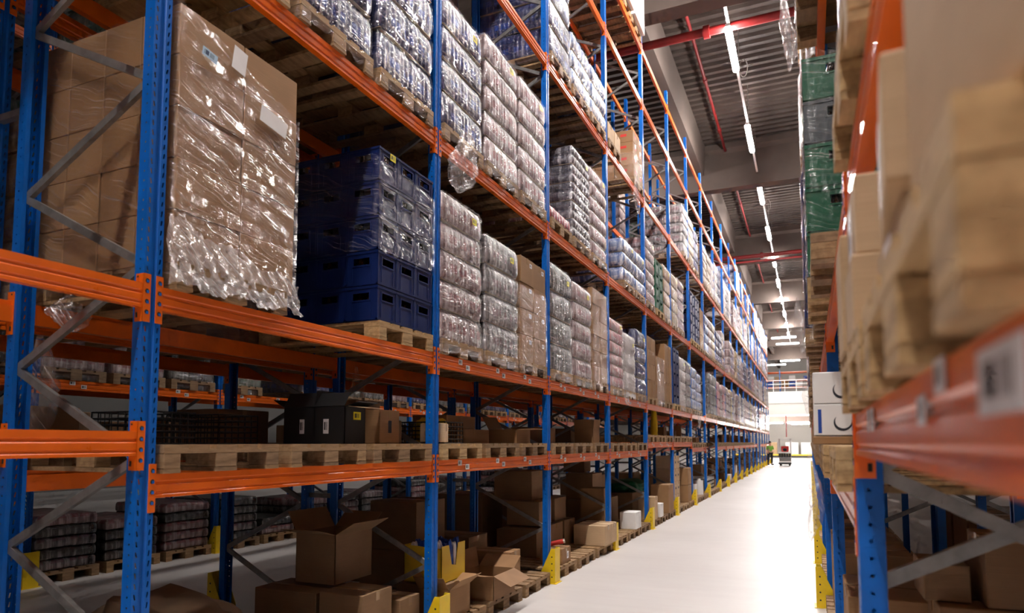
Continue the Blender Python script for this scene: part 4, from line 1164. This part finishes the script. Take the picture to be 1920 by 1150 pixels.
# ================================================================ SECOND LEFT RACK AND THE RACK BEYOND
XB = XL-DEP-.27-DEP       # face towards the next aisle
rl = random.Random(31)
bk = ['pink', 'grey', 'blue', 'dark', 'gold', 'green']
for n in range(0, 13):
    for s in range(3):
        for lv in (2, 3, 4):
            if lv > 2 and n < 2 and rl.random() < .5: continue
            if rl.random() < (.15 if lv < 4 else .75): continue
            z = Z[lv]
            pallet(XB-.025, yc(n, s), z, 'pallet on the %s of the rack behind, %s place in frame gap %d' % (LVN[lv], SW[s], n+1), 'pallets in the rack behind', rz=pi)
            kd = rl.choice(bk)
            wrapped_load(kd, XB+.59, yc(n, s), z+.146, rl.choice((1.1, 1.3)), 4, '%s in the rack behind, %s place, gap %d, %s' % (KINDS_[kd][4], SW[s], n+1, LVN[lv]), 'loads in the rack behind', 0)
for n, s, dz in ((0, 1, .3), (1, 0, .25), (1, 2, .3), (2, 1, .35), (3, 0, .3), (3, 2, .2), (4, 1, .3), (5, 0, .3)):
    pallet(XB-.025, yc(n, s), Z[1], 'pallet on the lowest beam of the rack behind, gap %d, %s place' % (n+1, SW[s]), 'low pallets in the rack behind', rz=pi)
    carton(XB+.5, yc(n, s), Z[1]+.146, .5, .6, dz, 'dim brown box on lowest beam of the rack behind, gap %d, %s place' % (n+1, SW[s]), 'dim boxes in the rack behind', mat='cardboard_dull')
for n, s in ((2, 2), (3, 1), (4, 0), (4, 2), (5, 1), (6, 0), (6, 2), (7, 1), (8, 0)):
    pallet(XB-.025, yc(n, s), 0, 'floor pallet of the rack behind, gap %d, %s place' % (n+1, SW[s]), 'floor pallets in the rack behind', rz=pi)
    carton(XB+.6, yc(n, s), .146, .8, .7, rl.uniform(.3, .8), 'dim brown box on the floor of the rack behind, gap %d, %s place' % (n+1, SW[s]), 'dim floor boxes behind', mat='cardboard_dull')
XC = -8.55
for n in range(-1, 11):
    for s in range(3):
        for lv in (1, 2, 3, 4):
            if rl.random() < .12: continue
            pallet(XC+.025, yc(n, s), Z[lv], 'pallet across the next aisle, %s, %s place in bay %d' % (LVN[lv], SW[s], n+2), 'pallets across the next aisle')
            if lv == 1:
                carton(XC-.4, yc(n, s), Z[lv]+.146, .6, rl.uniform(.4, .75), rl.uniform(.2, .45), 'brown box across the next aisle, lowest beam, %s place in bay %d' % (SW[s], n+2), 'boxes across the next aisle',
                       mat='cardboard_dull', lab=[('x', 0, .12, .12, .1, 'label_white')])
            else:
                kd = rl.choice(['grey', 'pink', 'dark', 'blue', 'green'])
                wrapped_load(kd, XC-.6, yc(n, s), Z[lv]+.146, 1.2, 4, '%s across the next aisle, %s, %s place in bay %d' % (KINDS_[kd][4], LVN[lv], SW[s], n+2), 'loads across the next aisle', 0)
# stacks of flat bundles on the floor across the next aisle
for n in range(-1, 10):
    for s in range(3):
        pallet(XC+.05, yc(n, s), 0, 'floor pallet across the next aisle, %s place in bay %d' % (SW[s], n+2), 'floor pallets across the next aisle')
        if (n, s) == (1, 0): continue
        for k in range(rl.choice((2, 4, 5))):
            tag(ob('flat_bundle', layer_mesh(.78, 1.1, .13, .13, rl.choice(['pack_grey', 'pack_pink', 'pack_dark']), 'pack', 1), None, (XC-.55, yc(n, s), .146+.135*k)),
                'flat wrapped bundle, layer %d, floor pallet across the next aisle, %s place in bay %d' % (k+1, SW[s], n+2), 'bundle', 'flat bundles across the next aisle')
yb_ = carton(XC-.2, yc(1, 0), .146, .3, .75, .34, 'yellow and blue printed box low across the next aisle', None, mat='yellow_card', tape=False)
ob('printed_panel', sticker(.55, .26, 'white_card'), yb_, (.1504, .03, .17))['label'] = 'white panel'
ob('printed_panel', sticker(.18, .14, 'blue_card'), yb_, (.152, -.12, .2))['label'] = 'blue patch'
ob('printed_panel', sticker(.12, .10, 'blue_card'), yb_, (.152, .18, .24))['label'] = 'blue patch'

# ================================================================ RIGHT RACK
PR = XR-.09      # pallets overhang into the aisle
def rpallet(n, s, z, label, near=False, dx=0, w='pallet_wood', grp='pallets in the right rack'):
    return pallet(PR+dx, yc(n, s), z, label, grp, rz=pi, near=near, w=w)
Zr = {1: Z[1], 2: 2.52, 3: Z[3], 4: Z[4], 5: Z[5]}
rl = random.Random(77)
for n in range(0, 15):
    for lv in (2, 3, 4, 5):
        for s in range(3):
            if n == 0 and lv >= 3 and s < 2: continue
            if (n, lv) in ((1, 2), (0, 2)): continue
            if lv == 5 and n < 3: continue
            if rl.random() < .08: continue
            z = Zr[lv]; kd = rl.choice(['pink', 'grey', 'gold', 'white', 'blue', 'green', 'gold'])
            ov = rl.uniform(-.05, .05)
            rpallet(n, s, z, 'pallet under %s, %s' % (KINDS_[kd][4], where(n, s, lv, 'right')), near=n <= 2, dx=ov)
            wrapped_load(kd, PR+ov+.60, yc(n, s), z+.146, rl.choice((1.2, 1.3, 1.4)), 4, 'wrapped %s, %s' % (KINDS_[kd][4], where(n, s, lv, 'right')), 'wrapped loads in the right rack', 1 if n <= 3 else 0, rz=pi, yl=False)
    if n >= 2:
        for s in range(3):
            rpallet(n, s, Z[1], 'pallet on the lowest beam, %s place past post %d, right rack' % (SW[s], n), grp='low pallets in the right rack')
            h = rl.uniform(.2, .5)
            carton(PR+.3, yc(n, s), Z[1]+.146, .5, .7, h, 'brown box on the lowest beam, %s place past post %d, right rack' % (SW[s], n), 'boxes on the lowest beam, right rack', mat='cardboard')
# bay 0, between the two near beams: pallets and big cartons right beside the camera
ZR1 = 1.80
for s in (1, 2):
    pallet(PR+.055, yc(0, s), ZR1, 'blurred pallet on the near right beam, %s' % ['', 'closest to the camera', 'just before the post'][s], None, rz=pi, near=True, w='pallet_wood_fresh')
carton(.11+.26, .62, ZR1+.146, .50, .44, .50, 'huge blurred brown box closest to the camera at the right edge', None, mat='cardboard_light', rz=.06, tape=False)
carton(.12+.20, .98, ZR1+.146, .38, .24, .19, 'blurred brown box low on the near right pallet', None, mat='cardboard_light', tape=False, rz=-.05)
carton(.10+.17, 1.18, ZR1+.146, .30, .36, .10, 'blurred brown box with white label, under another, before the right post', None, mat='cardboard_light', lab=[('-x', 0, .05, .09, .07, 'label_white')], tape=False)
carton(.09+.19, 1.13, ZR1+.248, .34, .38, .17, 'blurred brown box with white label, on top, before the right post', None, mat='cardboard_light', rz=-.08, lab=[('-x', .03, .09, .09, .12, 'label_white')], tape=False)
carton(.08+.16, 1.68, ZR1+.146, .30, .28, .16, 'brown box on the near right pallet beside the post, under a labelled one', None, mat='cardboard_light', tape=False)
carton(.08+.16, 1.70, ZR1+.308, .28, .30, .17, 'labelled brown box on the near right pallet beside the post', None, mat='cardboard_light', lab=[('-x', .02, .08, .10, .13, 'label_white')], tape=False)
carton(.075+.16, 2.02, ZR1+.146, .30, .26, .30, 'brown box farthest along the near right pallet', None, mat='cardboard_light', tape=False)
for s in (2,):
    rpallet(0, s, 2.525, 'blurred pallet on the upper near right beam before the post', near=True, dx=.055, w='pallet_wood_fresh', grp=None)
    rpallet(0, s, 2.525+.146, 'second blurred pallet stacked on the upper near right beam', near=True, dx=.065, grp=None)
carton(.75, yc(0, 2), 2.525+.29, 1.0, .76, .8, 'brown box on the pallets of the upper near right beam', None, mat='cardboard')
# near beam labels (big white barcode stickers)
for q, (yy, zz, w_, h_) in enumerate(((.565, 1.762, .13, .05), (.80, 1.785, .06, .035), (.93, 1.755, .06, .035), (1.62, 1.765, .07, .05), (1.72, 1.765, .05, .05))):
    l = ob('barcode_label', sticker(w_, h_, 'label_white'), rackR, (-.0022, yy-YF(-1), zz), pi); l['label'] = 'white barcode sticker on the near beam'
# bay 1 right: green crates on a pallet, second beam
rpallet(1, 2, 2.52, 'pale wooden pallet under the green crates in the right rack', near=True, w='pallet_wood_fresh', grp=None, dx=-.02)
rpallet(1, 1, 2.52, 'empty pallet in the right rack in front of the green crates', near=True, grp=None, dx=-.005)
for k in range(5):
    for i in range(3):
        for j in range(2):
            if i > 0 and j > 0: continue
            mt = 'crate_green' if k != 3 else 'crate_dark'
            crate(PR-.01+.2+.4*i, YF(1)+1.87+.01+.2+.4*j, 2.52+.146+.262*k, .396, .396, .26, mt, '%s crate in the right rack, layer %d from the bottom, %s' % ('green' if k != 3 else 'black', k+1, ('aisle face, column %d' % (j+1)) if i == 0 else 'side row %d' % i), 'green crates in the right rack')
drape(PR-.01+.6, YF(1)+2.28, 2.52+.146, .80, 1.2, (1.34,)*4, 'clear film around the green crates in the right rack', mat='film_thin', seed=12, below=.05)
# bay 1 right, lowest beam: pallets and white boxes with round black prints
for s in range(3):
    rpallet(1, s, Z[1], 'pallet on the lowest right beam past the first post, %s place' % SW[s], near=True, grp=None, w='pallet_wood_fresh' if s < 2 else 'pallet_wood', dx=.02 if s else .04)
def ring_print(r, a0=pi*.75, a1=pi*2.1):
    b = MB(); n = 16; vs = []
    for i in range(n+1):
        a = a0+(a1-a0)*i/n; th = .30*r*sin(pi*i/n)+.02*r
        vs += [(0, (r-th)*cos(a), (r-th)*sin(a)), (0, r*cos(a), r*sin(a))]
    b.add(vs, [(2*i, 2*i+1, 2*i+3, 2*i+2) for i in range(n)]); return b.mesh('ring_print', 'ink')
tag(ob('cardboard_tray', carton_mesh(.46, .34, .04, 'cardboard'), None, (PR+.21, YF(1)+1.60, Z[1]+.146)), 'flat tray under the white boxes with round prints', 'tray')
for k in range(2):
    for j, (xx, lab) in enumerate(((.0, 'aisle side'), (.23, 'inner side'))):
        c_ = carton(PR-.01+.11+xx, YF(1)+1.60, Z[1]+.19+.163*k, .225, .30, .16, 'white box with round black print on the right pallet, %s, %s' % (['lower', 'upper'][k], lab), None, mat='white_card', tape=False)
        rp = ob('round_print', ring_print(.042 if j == 0 else .026), c_, (.02, -.1512, .065)); rp.rotation_euler = (0, 0, -pi/2)
        if k == 0: 
            l = ob('stripe', sticker(.008, .13, 'red_print', 'y'), c_, (.100, -.1503, .073)) if j == 0 else None
            if j == 0: ob('stripe', sticker(.016, .12, 'blue_card', 'y'), c_, (-.085, -.1503, .073))
rag(PR-.03, YF(1)+1.3, Z[1]+.1, .16, .42, 'torn clear film dangling from the lowest right beam', 11)
rag(PR-.14, YF(3)+.6, Z[4]+.55, .28, 1.1, 'white bunched film hanging high on the right rack', 12, thick=.4)
rag(PR-.16, YF(6)+.6, Z[3]+.6, .45, 1.3, 'large white bunch of film bulging from the right rack halfway up', 13, thick=.4)
rag(PR-.10, YF(8)+1.6, Z[2]+1.3, .40, 1.2, 'white film sheet hanging over a load in the right rack, far back', 14, thick=.4)
# floor level on the right
for n in range(1, 14):
    for s in range(3):
        if n == 1 and s < 2: continue
        pallet(XR-.02, yc(n, s), 0, 'floor pallet of the right rack, %s place past post %d' % (SW[s], n), 'floor pallets of the right rack', rz=pi, near=n <= 2)
        h = rl.uniform(.3, .8)
        carton(XR+.32, yc(n, s), .146, .55, .7, h, 'brown box on the floor pallet, %s place past post %d, right rack' % (SW[s], n), 'floor boxes of the right rack', mat='cardboard')
for k in range(6):
    c = MB(); c.box(-.3, .3, -.25, .25, 0, .012)
for i, (x, y, z, dx, dy, dz, lab) in enumerate((
    (.75, 4.1, 0, .40, .45, .78, 'brown box in the dim right stack, left column, lower'), (1.16, 4.1, 0, .38, .45, .78, 'brown box in the dim right stack, second column, lower'),
    (1.58, 4.1, 0, .40, .45, .78, 'brown box in the dim right stack, third column, lower'), (1.95, 4.15, 0, .3, .45, .78, 'brown box in the dim right stack, fourth column, lower'),
    (.60, 4.15, .785, .20, .35, .18, 'small brown box on the dim right stack, left'), (.92, 4.1, .785, .34, .40, .33, 'brown box with white label on top of the dim right stack'))):
    carton(x, y, z+.146, dx, dy, dz, lab, None, mat='cardboard_dull', lab=[('-y', .08, .25, .10, .05, 'label_white')] if 'label' in lab else None)
pallet(.5, 4.1, 0, 'floor pallet under the dim right box stack, left', None, rz=pi); pallet(1.72, 4.1, 0, 'floor pallet under the dim right box stack, right', None, rz=pi)
def printed(x, y, z, dx, dy, dz, lab):
    o = carton(x, y, z, dx, dy, dz, lab, None, mat='cardboard_dull')
    ob('printed_panel', sticker(.045, .17, 'white_card', 'y'), o, (-.055, -dy/2-.0004, dz-.12))['label'] = 'white panel'
    ob('printed_panel', sticker(.11, .17, 'green_print', 'y'), o, (.024, -dy/2-.0004, dz-.12))['label'] = 'green panel'
    for zz in (dz-.075, dz-.135): ob('stripe', sticker(.15, .016, 'red_print', 'y'), o, (.002, -dy/2-.0018, zz))['label'] = 'red stripe'
pallet(.28, 3.25, 0, 'floor pallet under the boxes with green and red print', None, rz=pi)
printed(.62, 3.22, .146, .44, .5, .62, 'brown box with green, white and red print, left one, right rack floor')
printed(1.10, 3.22, .146, .46, .5, .60, 'brown box with green, white and red print, right one, right rack floor')
for k in range(3):
    o = carton(1.75, 3.55, .01+.36*k, .62, .7, .355, 'white box with pink stripe, %s of three at the right edge' % ['bottom', 'middle', 'top'][k], None, mat='white_card', tape=False)
    ob('stripe', sticker(.62, .035, 'pink_stripe', 'y'), o, (0, -.3504, .28))['label'] = 'pink stripe'
rackS = rack('pallet_rack', 'dim blue and orange rack standing back to back behind the right one', XR+2*DEP+.27, 1, 0, 4, 4.6, lambda n: [(1, Z[1]), (2, 2.52), (3, Z[3])], 4, 4)
for n in range(0, 4):
    for s in range(3):
        for lv, zz in ((0, 0), (1, Z[1]), (2, 2.52)):
            pallet(XR+2*DEP+.27+.02, yc(n, s), zz, 'pallet behind the right rack, %s, %s place in bay %d' % (['floor', 'lowest beam', 'second beam'][lv], SW[s], n+1), 'pallets behind the right rack')
            carton(XR+DEP+.27+.58, yc(n, s), zz+.146, 1.0, .76, (.75, .5, 1.3)[lv], 'dim box behind the right rack, %s, %s place in bay %d' % (['floor', 'lowest beam', 'second beam'][lv], SW[s], n+1), 'dim boxes behind the right rack', mat='cardboard_dull')
# plastic cover strips on the front of the right beams' loads: stack of folded cardboard
pallet(.10, 5.6, 0, 'pallet under the folded cardboard sheets on the right', None, rz=pi)
for k in range(12):
    b = MB(); b.box(-.25, .25, -.4, .4, 0, .03)
    tag(ob('folded_cardboard', b.mesh('folded', 'cardboard'), None, (.42+random.uniform(-.02, .02), 5.6, .146+.036*k)), 'folded cardboard sheet number %d from the bottom, right rack floor' % (k+1), 'cardboard', 'folded cardboard stack on the right')

# ================================================================ THE FAR END
def far_block(x, y, w, d, h, label, mat):
    pallet(x+.6, y, 0, 'pallet under the %s' % label, None)
    carton(x, y, .146, d, w, h, label, None, mat=mat, tape=False, name='wrapped_block', cat='pallet load')
b = MB(); b.box(-8, 3.5, -.1, .1, .22, .36); b.box(-8, 3.5, -.06, .06, 0, .22, 1)
tag(ob('floor_barrier', b.mesh('barrier', ['yellow_paint', 'black_plastic']), None, (0, 81.5, 0)), 'low yellow and black barrier in front of the far pallets', 'barrier')
for i, (x, lab, mt) in enumerate(((-4.1, 'tan wrapped block at the far wall beside the left rack', 'cardboard_light'), (-1.85, 'pinkish white block at the far wall', 'white_card'), (-.25, 'white block at the far wall beside the right rack', 'white_card'))):
    far_block(x, 83, 1.0, 1.35, 1.55, lab, mt)
# mezzanine rack and goods
root = tag(ob('mezzanine_rack', None, None, (0, 76, 4.5)), 'small orange and blue rack on the far mezzanine', 'rack')
for x in (-5.4, -2.7, 0, 2.7):
    b = MB(); b.box(x-.05, x+.05, -.05, .05, 0, 4.8); b.box(x-.05, x+.05, .95, 1.05, 0, 4.8); ob('upright', b.mesh('u', 'blue_paint'), root)
for zz in (3.0, 3.75, 4.6):
    for x in (-4.05, -1.35, 1.35):
        b = MB(); b.box(x-1.28, x+1.28, -.06, -.01, zz-.13, zz); b.box(x-1.28, x+1.28, 1.0, 1.05, zz-.13, zz); b.box(x-1.28, x+1.28, -.01, 1.0, zz-.02, zz); ob('beam', b.mesh('bm', 'orange_paint'), root)
rl = random.Random(9)
for i in range(12):
    for lv, zz in enumerate((2.15, 3.0, 3.75)):
        x = -5.0+.7*i
        if lv and rl.random() < .3: continue
        mt = rl.choice(['cardboard', 'white_card', 'yellow_card', 'blue_card', 'cardboard_light'])
        carton(x, 76.5 if lv else 73.5, 4.5+zz+.0 if lv else 4.5, .6, .8, rl.uniform(.3, .6) if lv else 1.9+.1*(i % 3), '%s box on the mezzanine, %s row, place %d from the left' % ({'cardboard': 'brown', 'white_card': 'white', 'yellow_card': 'yellow', 'blue_card': 'blue', 'cardboard_light': 'tan'}[mt], ['floor', 'middle', 'upper'][lv], i+1), 'mezzanine boxes', mat=mt, tape=False)

# order picker truck
tr_ = tag(ob('order_picker', None, None, (-1.69, 53.0, 0)), 'white and red order picker truck standing at the far end of the aisle', 'truck')
def part(nm, fn, mats, label=None):
    b = MB(); fn(b); o = ob(nm, b.mesh(nm, mats), tr_)
    if label: o['label'] = label
part('chassis', lambda b: b.box(-.42, .42, 0, 1.6, .10, .34, bev=.03), 'white_plastic')
for s in (-.3, .3):
    for yy in (.08, 1.45): part('wheel', lambda b: b.tube((s-.05, yy, .11), (s+.05, yy, .11), .11, 16), 'rubber')
part('bumper', lambda b: b.box(-.44, .44, -.06, .02, .12, .24, bev=.02), 'black_plastic')
part('body', lambda b: (b.box(-.40, .40, .10, .6, .34, .58, 0, bev=.03)), 'galvanized')
part('crate_load', lambda b: [b.box(-.42+.17*i, -.42+.17*i+.15, .0, .5, .62, .90, bev=.01) for i in range(5)], 'black_plastic')
part('shelf', lambda b: b.box(-.44, .44, -.02, .62, .93, 1.0), 'white_plastic')
part('seat', lambda b: (b.box(-.24, .24, .5, .9, 1.0, 1.12, bev=.03), b.box(-.26, .26, .85, .95, 1.05, 1.42, bev=.04)), 'red_print', 'red seat')
for s in (-.38, .38): part('mast_post', lambda b: b.box(s-.04, s+.04, 1.0, 1.1, .3, 1.95), 'white_plastic')
part('overhead_guard', lambda b: (b.box(-.45, .45, .3, 1.2, 1.92, 1.98), b.box(-.45, -.40, .3, .35, 1.0, 1.95), b.box(.40, .45, .3, .35, 1.0, 1.95)), 'white_plastic')
part('steering_wheel', lambda b: b.tube((0, .35, 1.15), (0, .38, 1.18), .14, 16), 'black_plastic')

# person in the green shirt beside the last posts
def skin_body(name, joints, edges, mats_of, label, cat, loc, rz):
    me = bpy.data.meshes.new(name); me.from_pydata([j[0] for j in joints], edges, [])
    o = ob(name, me, None, loc, rz); tag(o, label, cat)
    md = o.modifiers.new('skin', 'SKIN'); 
    for i, j in enumerate(joints):
        o.data.skin_vertices[0].data[i].radius = j[1]
    o.data.skin_vertices[0].data[0].use_root = True
    md.use_smooth_shade = True
    s2 = o.modifiers.new('sub', 'SUBSURF'); s2.levels = 2; s2.render_levels = 2
    me.materials.append(MATS['skin']); return o
J = [((0, 0, .95), (.15, .11)), ((0, 0, 1.15), (.14, .10)), ((0, -.01, 1.36), (.17, .11)), ((0, 0, 1.48), (.06, .06)), ((0, -.02, 1.56), (.055, .06)), ((0, -.03, 1.63), (.08, .095)), ((0, -.02, 1.72), (.06, .075)),
     ((.19, 0, 1.40), (.055, .055)), ((.25, -.02, 1.13), (.042, .042)), ((.20, -.20, .98), (.032, .032)), ((.17, -.27, .96), (.03, .02)),
     ((-.19, 0, 1.40), (.055, .055)), ((-.26, .0, 1.13), (.042, .042)), ((-.24, -.12, .90), (.032, .032)), ((-.22, -.17, .84), (.03, .02)),
     ((.10, 0, .86), (.09, .09)), ((.12, -.03, .48), (.065, .065)), ((.13, .02, .09), (.042, .045)), ((.14, -.12, .04), (.04, .03)),
     ((-.10, 0, .86), (.09, .09)), ((-.14, .02, .48), (.065, .065)), ((-.17, .06, .09), (.042, .045)), ((-.19, -.08, .04), (.04, .03))]
EJ = [(0, 1), (1, 2), (2, 3), (3, 4), (4, 5), (5, 6), (2, 7), (7, 8), (8, 9), (9, 10), (2, 11), (11, 12), (12, 13), (13, 14), (0, 15), (15, 16), (16, 17), (17, 18), (0, 19), (19, 20), (20, 21), (21, 22)]
pe = skin_body('person', J, EJ, None, 'person in a green t-shirt and dark trousers standing by the last yellow guards', 'person', (-2.78, 55.0, 0), .5)
def wear(nm, idx, grow, mat, label):
    mp = {k: i for i, k in enumerate(idx)}; me = bpy.data.meshes.new(nm)
    me.from_pydata([J[k][0] for k in idx], [(mp[a], mp[b_]) for a, b_ in EJ if a in mp and b_ in mp], [])
    o = ob(nm, me, pe); md = o.modifiers.new('skin', 'SKIN')
    for i, k in enumerate(idx): o.data.skin_vertices[0].data[i].radius = tuple(r+grow for r in J[k][1])
    o.data.skin_vertices[0].data[0].use_root = True; md.use_smooth_shade = True
    s2 = o.modifiers.new('sub', 'SUBSURF'); s2.levels = 2; s2.render_levels = 2; me.materials.append(MATS[mat]); o['label'] = label
wear('shirt', [0, 1, 2, 7, 8, 11, 12], .018, 'cloth_green', 'green t-shirt')
wear('trousers', [0, 15, 16, 17, 19, 20, 21], .022, 'cloth_dark', 'dark trousers')
b = MB(); b.tube((0, -.02, 1.66), (0, -.01, 1.80), .098, 14, 0, .06); ob('hair', b.mesh('hair', 'hair_dark'), pe)
for (x, y) in ((.14, -.06), (-.19, -.02)):
    b = MB(); b.box(x-.05, x+.05, y-.13, y+.13, 0, .09, bev=.02); ob('shoe', b.mesh('shoe', 'rubber'), pe)

# ================================================================ what can be seen: leave out the hidden goods, gather the smallest
from mathutils.bvhtree import BVHTree
bpy.context.view_layer.update()
def base(n): return n.split('.')[0]
def rootof(o):
    while o.parent: o = o.parent
    return o
GOODS = {'wooden_pallet', 'wrapped_load', 'cardboard_box', 'bottle_crate', 'flat_bundle', 'open_cardboard_box', 'column_guard', 'row_spacer', 'packet', 'black_basket'}
SOLID = GOODS | {'pallet_rack', 'floor', 'wrapped_block', 'wall_mezzanine'}
bv, bf, bo = [], [], []
for o in list(COL.objects):
    r = rootof(o)
    if o.type != 'MESH' or base(r.name) not in SOLID or base(o.name) in ('stretch_wrap', 'brace', 'tape', 'label', 'bottle', 'flap', 'foot_plate', 'connector', 'barcode_label') or o.get('kind') == 'stuff': continue
    M_ = o.matrix_world; o_ = len(bv); bv += [tuple(M_ @ Vector(c)) for c in o.bound_box]
    for f in ((0, 1, 2, 3), (4, 7, 6, 5), (0, 4, 5, 1), (1, 5, 6, 2), (2, 6, 7, 3), (4, 0, 3, 7)): bf.append(tuple(q+o_ for q in f)); bo.append(r.name)
tree_ = BVHTree.FromPolygons([Vector(v) for v in bv], bf)
hits = {}
def look(loc, nx, ny, weight):
    cy, sy = cos(.4145), sin(.4145); cp, sp = cos(.0733), sin(.0733); f = 1265.8
    loc = Vector(loc)
    for j in range(ny):
        for i in range(nx):
            px, py = (i+.5)*1920/nx, (j+.5)*1150/ny
            a = (px-960)/f; b_ = (736.5-py)/f; d = cp-b_*sp; u = sp+b_*cp
            v = Vector((a*cy-d*sy, a*sy+d*cy, u)).normalized()
            q, n_, ix, ds = tree_.ray_cast(loc, v, 120)
            if q is not None:
                h = hits.setdefault(bo[ix], [0, 0]); h[0 if weight else 1] += 1
look((0, 0, 1.7175), 960, 575, True)
look((-.7, 0, 1.7175), 480, 288, False)
look((.06, -.4, 2.0), 320, 192, False)
look((-.3, .5, 1.3), 320, 192, False)
def tree(o):
    out = [o]
    for c in o.children: out += tree(c)
    return out
tops = [o for o in COL.objects if o.parent is None and base(o.name) in GOODS]
dead = []
def kill(os_): dead.extend(os_)
seen = []
gone = 0
for o in tops:
    h = hits.get(o.name)
    if h is None:
        if o.name not in KEEP: kill(tree(o)); gone += 1
    else: seen.append((h[0]*4+h[1], o))
MOST = {'wooden_pallet': 285, 'wrapped_load': 290, 'cardboard_box': 295}
for kind, most in MOST.items():
    lst = sorted([(c, o.name, o) for c, o in seen if base(o.name) == kind], reverse=True, key=lambda t: t[:2])
    rest = lst[most:]
    print('SEEN', kind, len(lst))
    if not rest: continue
    vs, fs, ms, sm, slots = [], [], [], [], []
    for _, _, o in rest:
        for q in tree(o):
            if q.type != 'MESH': continue
            M_ = q.matrix_world; o_ = len(vs); vs += [tuple(M_ @ v.co) for v in q.data.vertices]
            mp = []
            for m_ in q.data.materials:
                if m_.name not in slots: slots.append(m_.name)
                mp.append(slots.index(m_.name))
            for p_ in q.data.polygons:
                fs.append(tuple(i+o_ for i in p_.vertices)); ms.append(mp[p_.material_index]); sm.append(p_.use_smooth)
    for _, _, o in rest: kill(tree(o))
    me = bpy.data.meshes.new(kind); me.from_pydata(vs, [], fs)
    for n_ in slots: me.materials.append(MATS[n_])
    me.polygons.foreach_set('material_index', ms); me.polygons.foreach_set('use_smooth', sm)
    o = ob(kind, me); tag(o, {'wooden_pallet': 'the many small far-off pallets seen down the racks', 'wrapped_load': 'the many small far-off wrapped loads down the racks', 'cardboard_box': 'the many small far-off boxes down the racks'}[kind],
                          {'wooden_pallet': 'pallets', 'wrapped_load': 'pallet loads', 'cardboard_box': 'boxes'}[kind], kind='stuff')
bpy.data.batch_remove(dead)
print('GONE', gone, 'LEFT', len(COL.objects))
# every label its own: things that still share one within a group keep it, others are told apart by their place
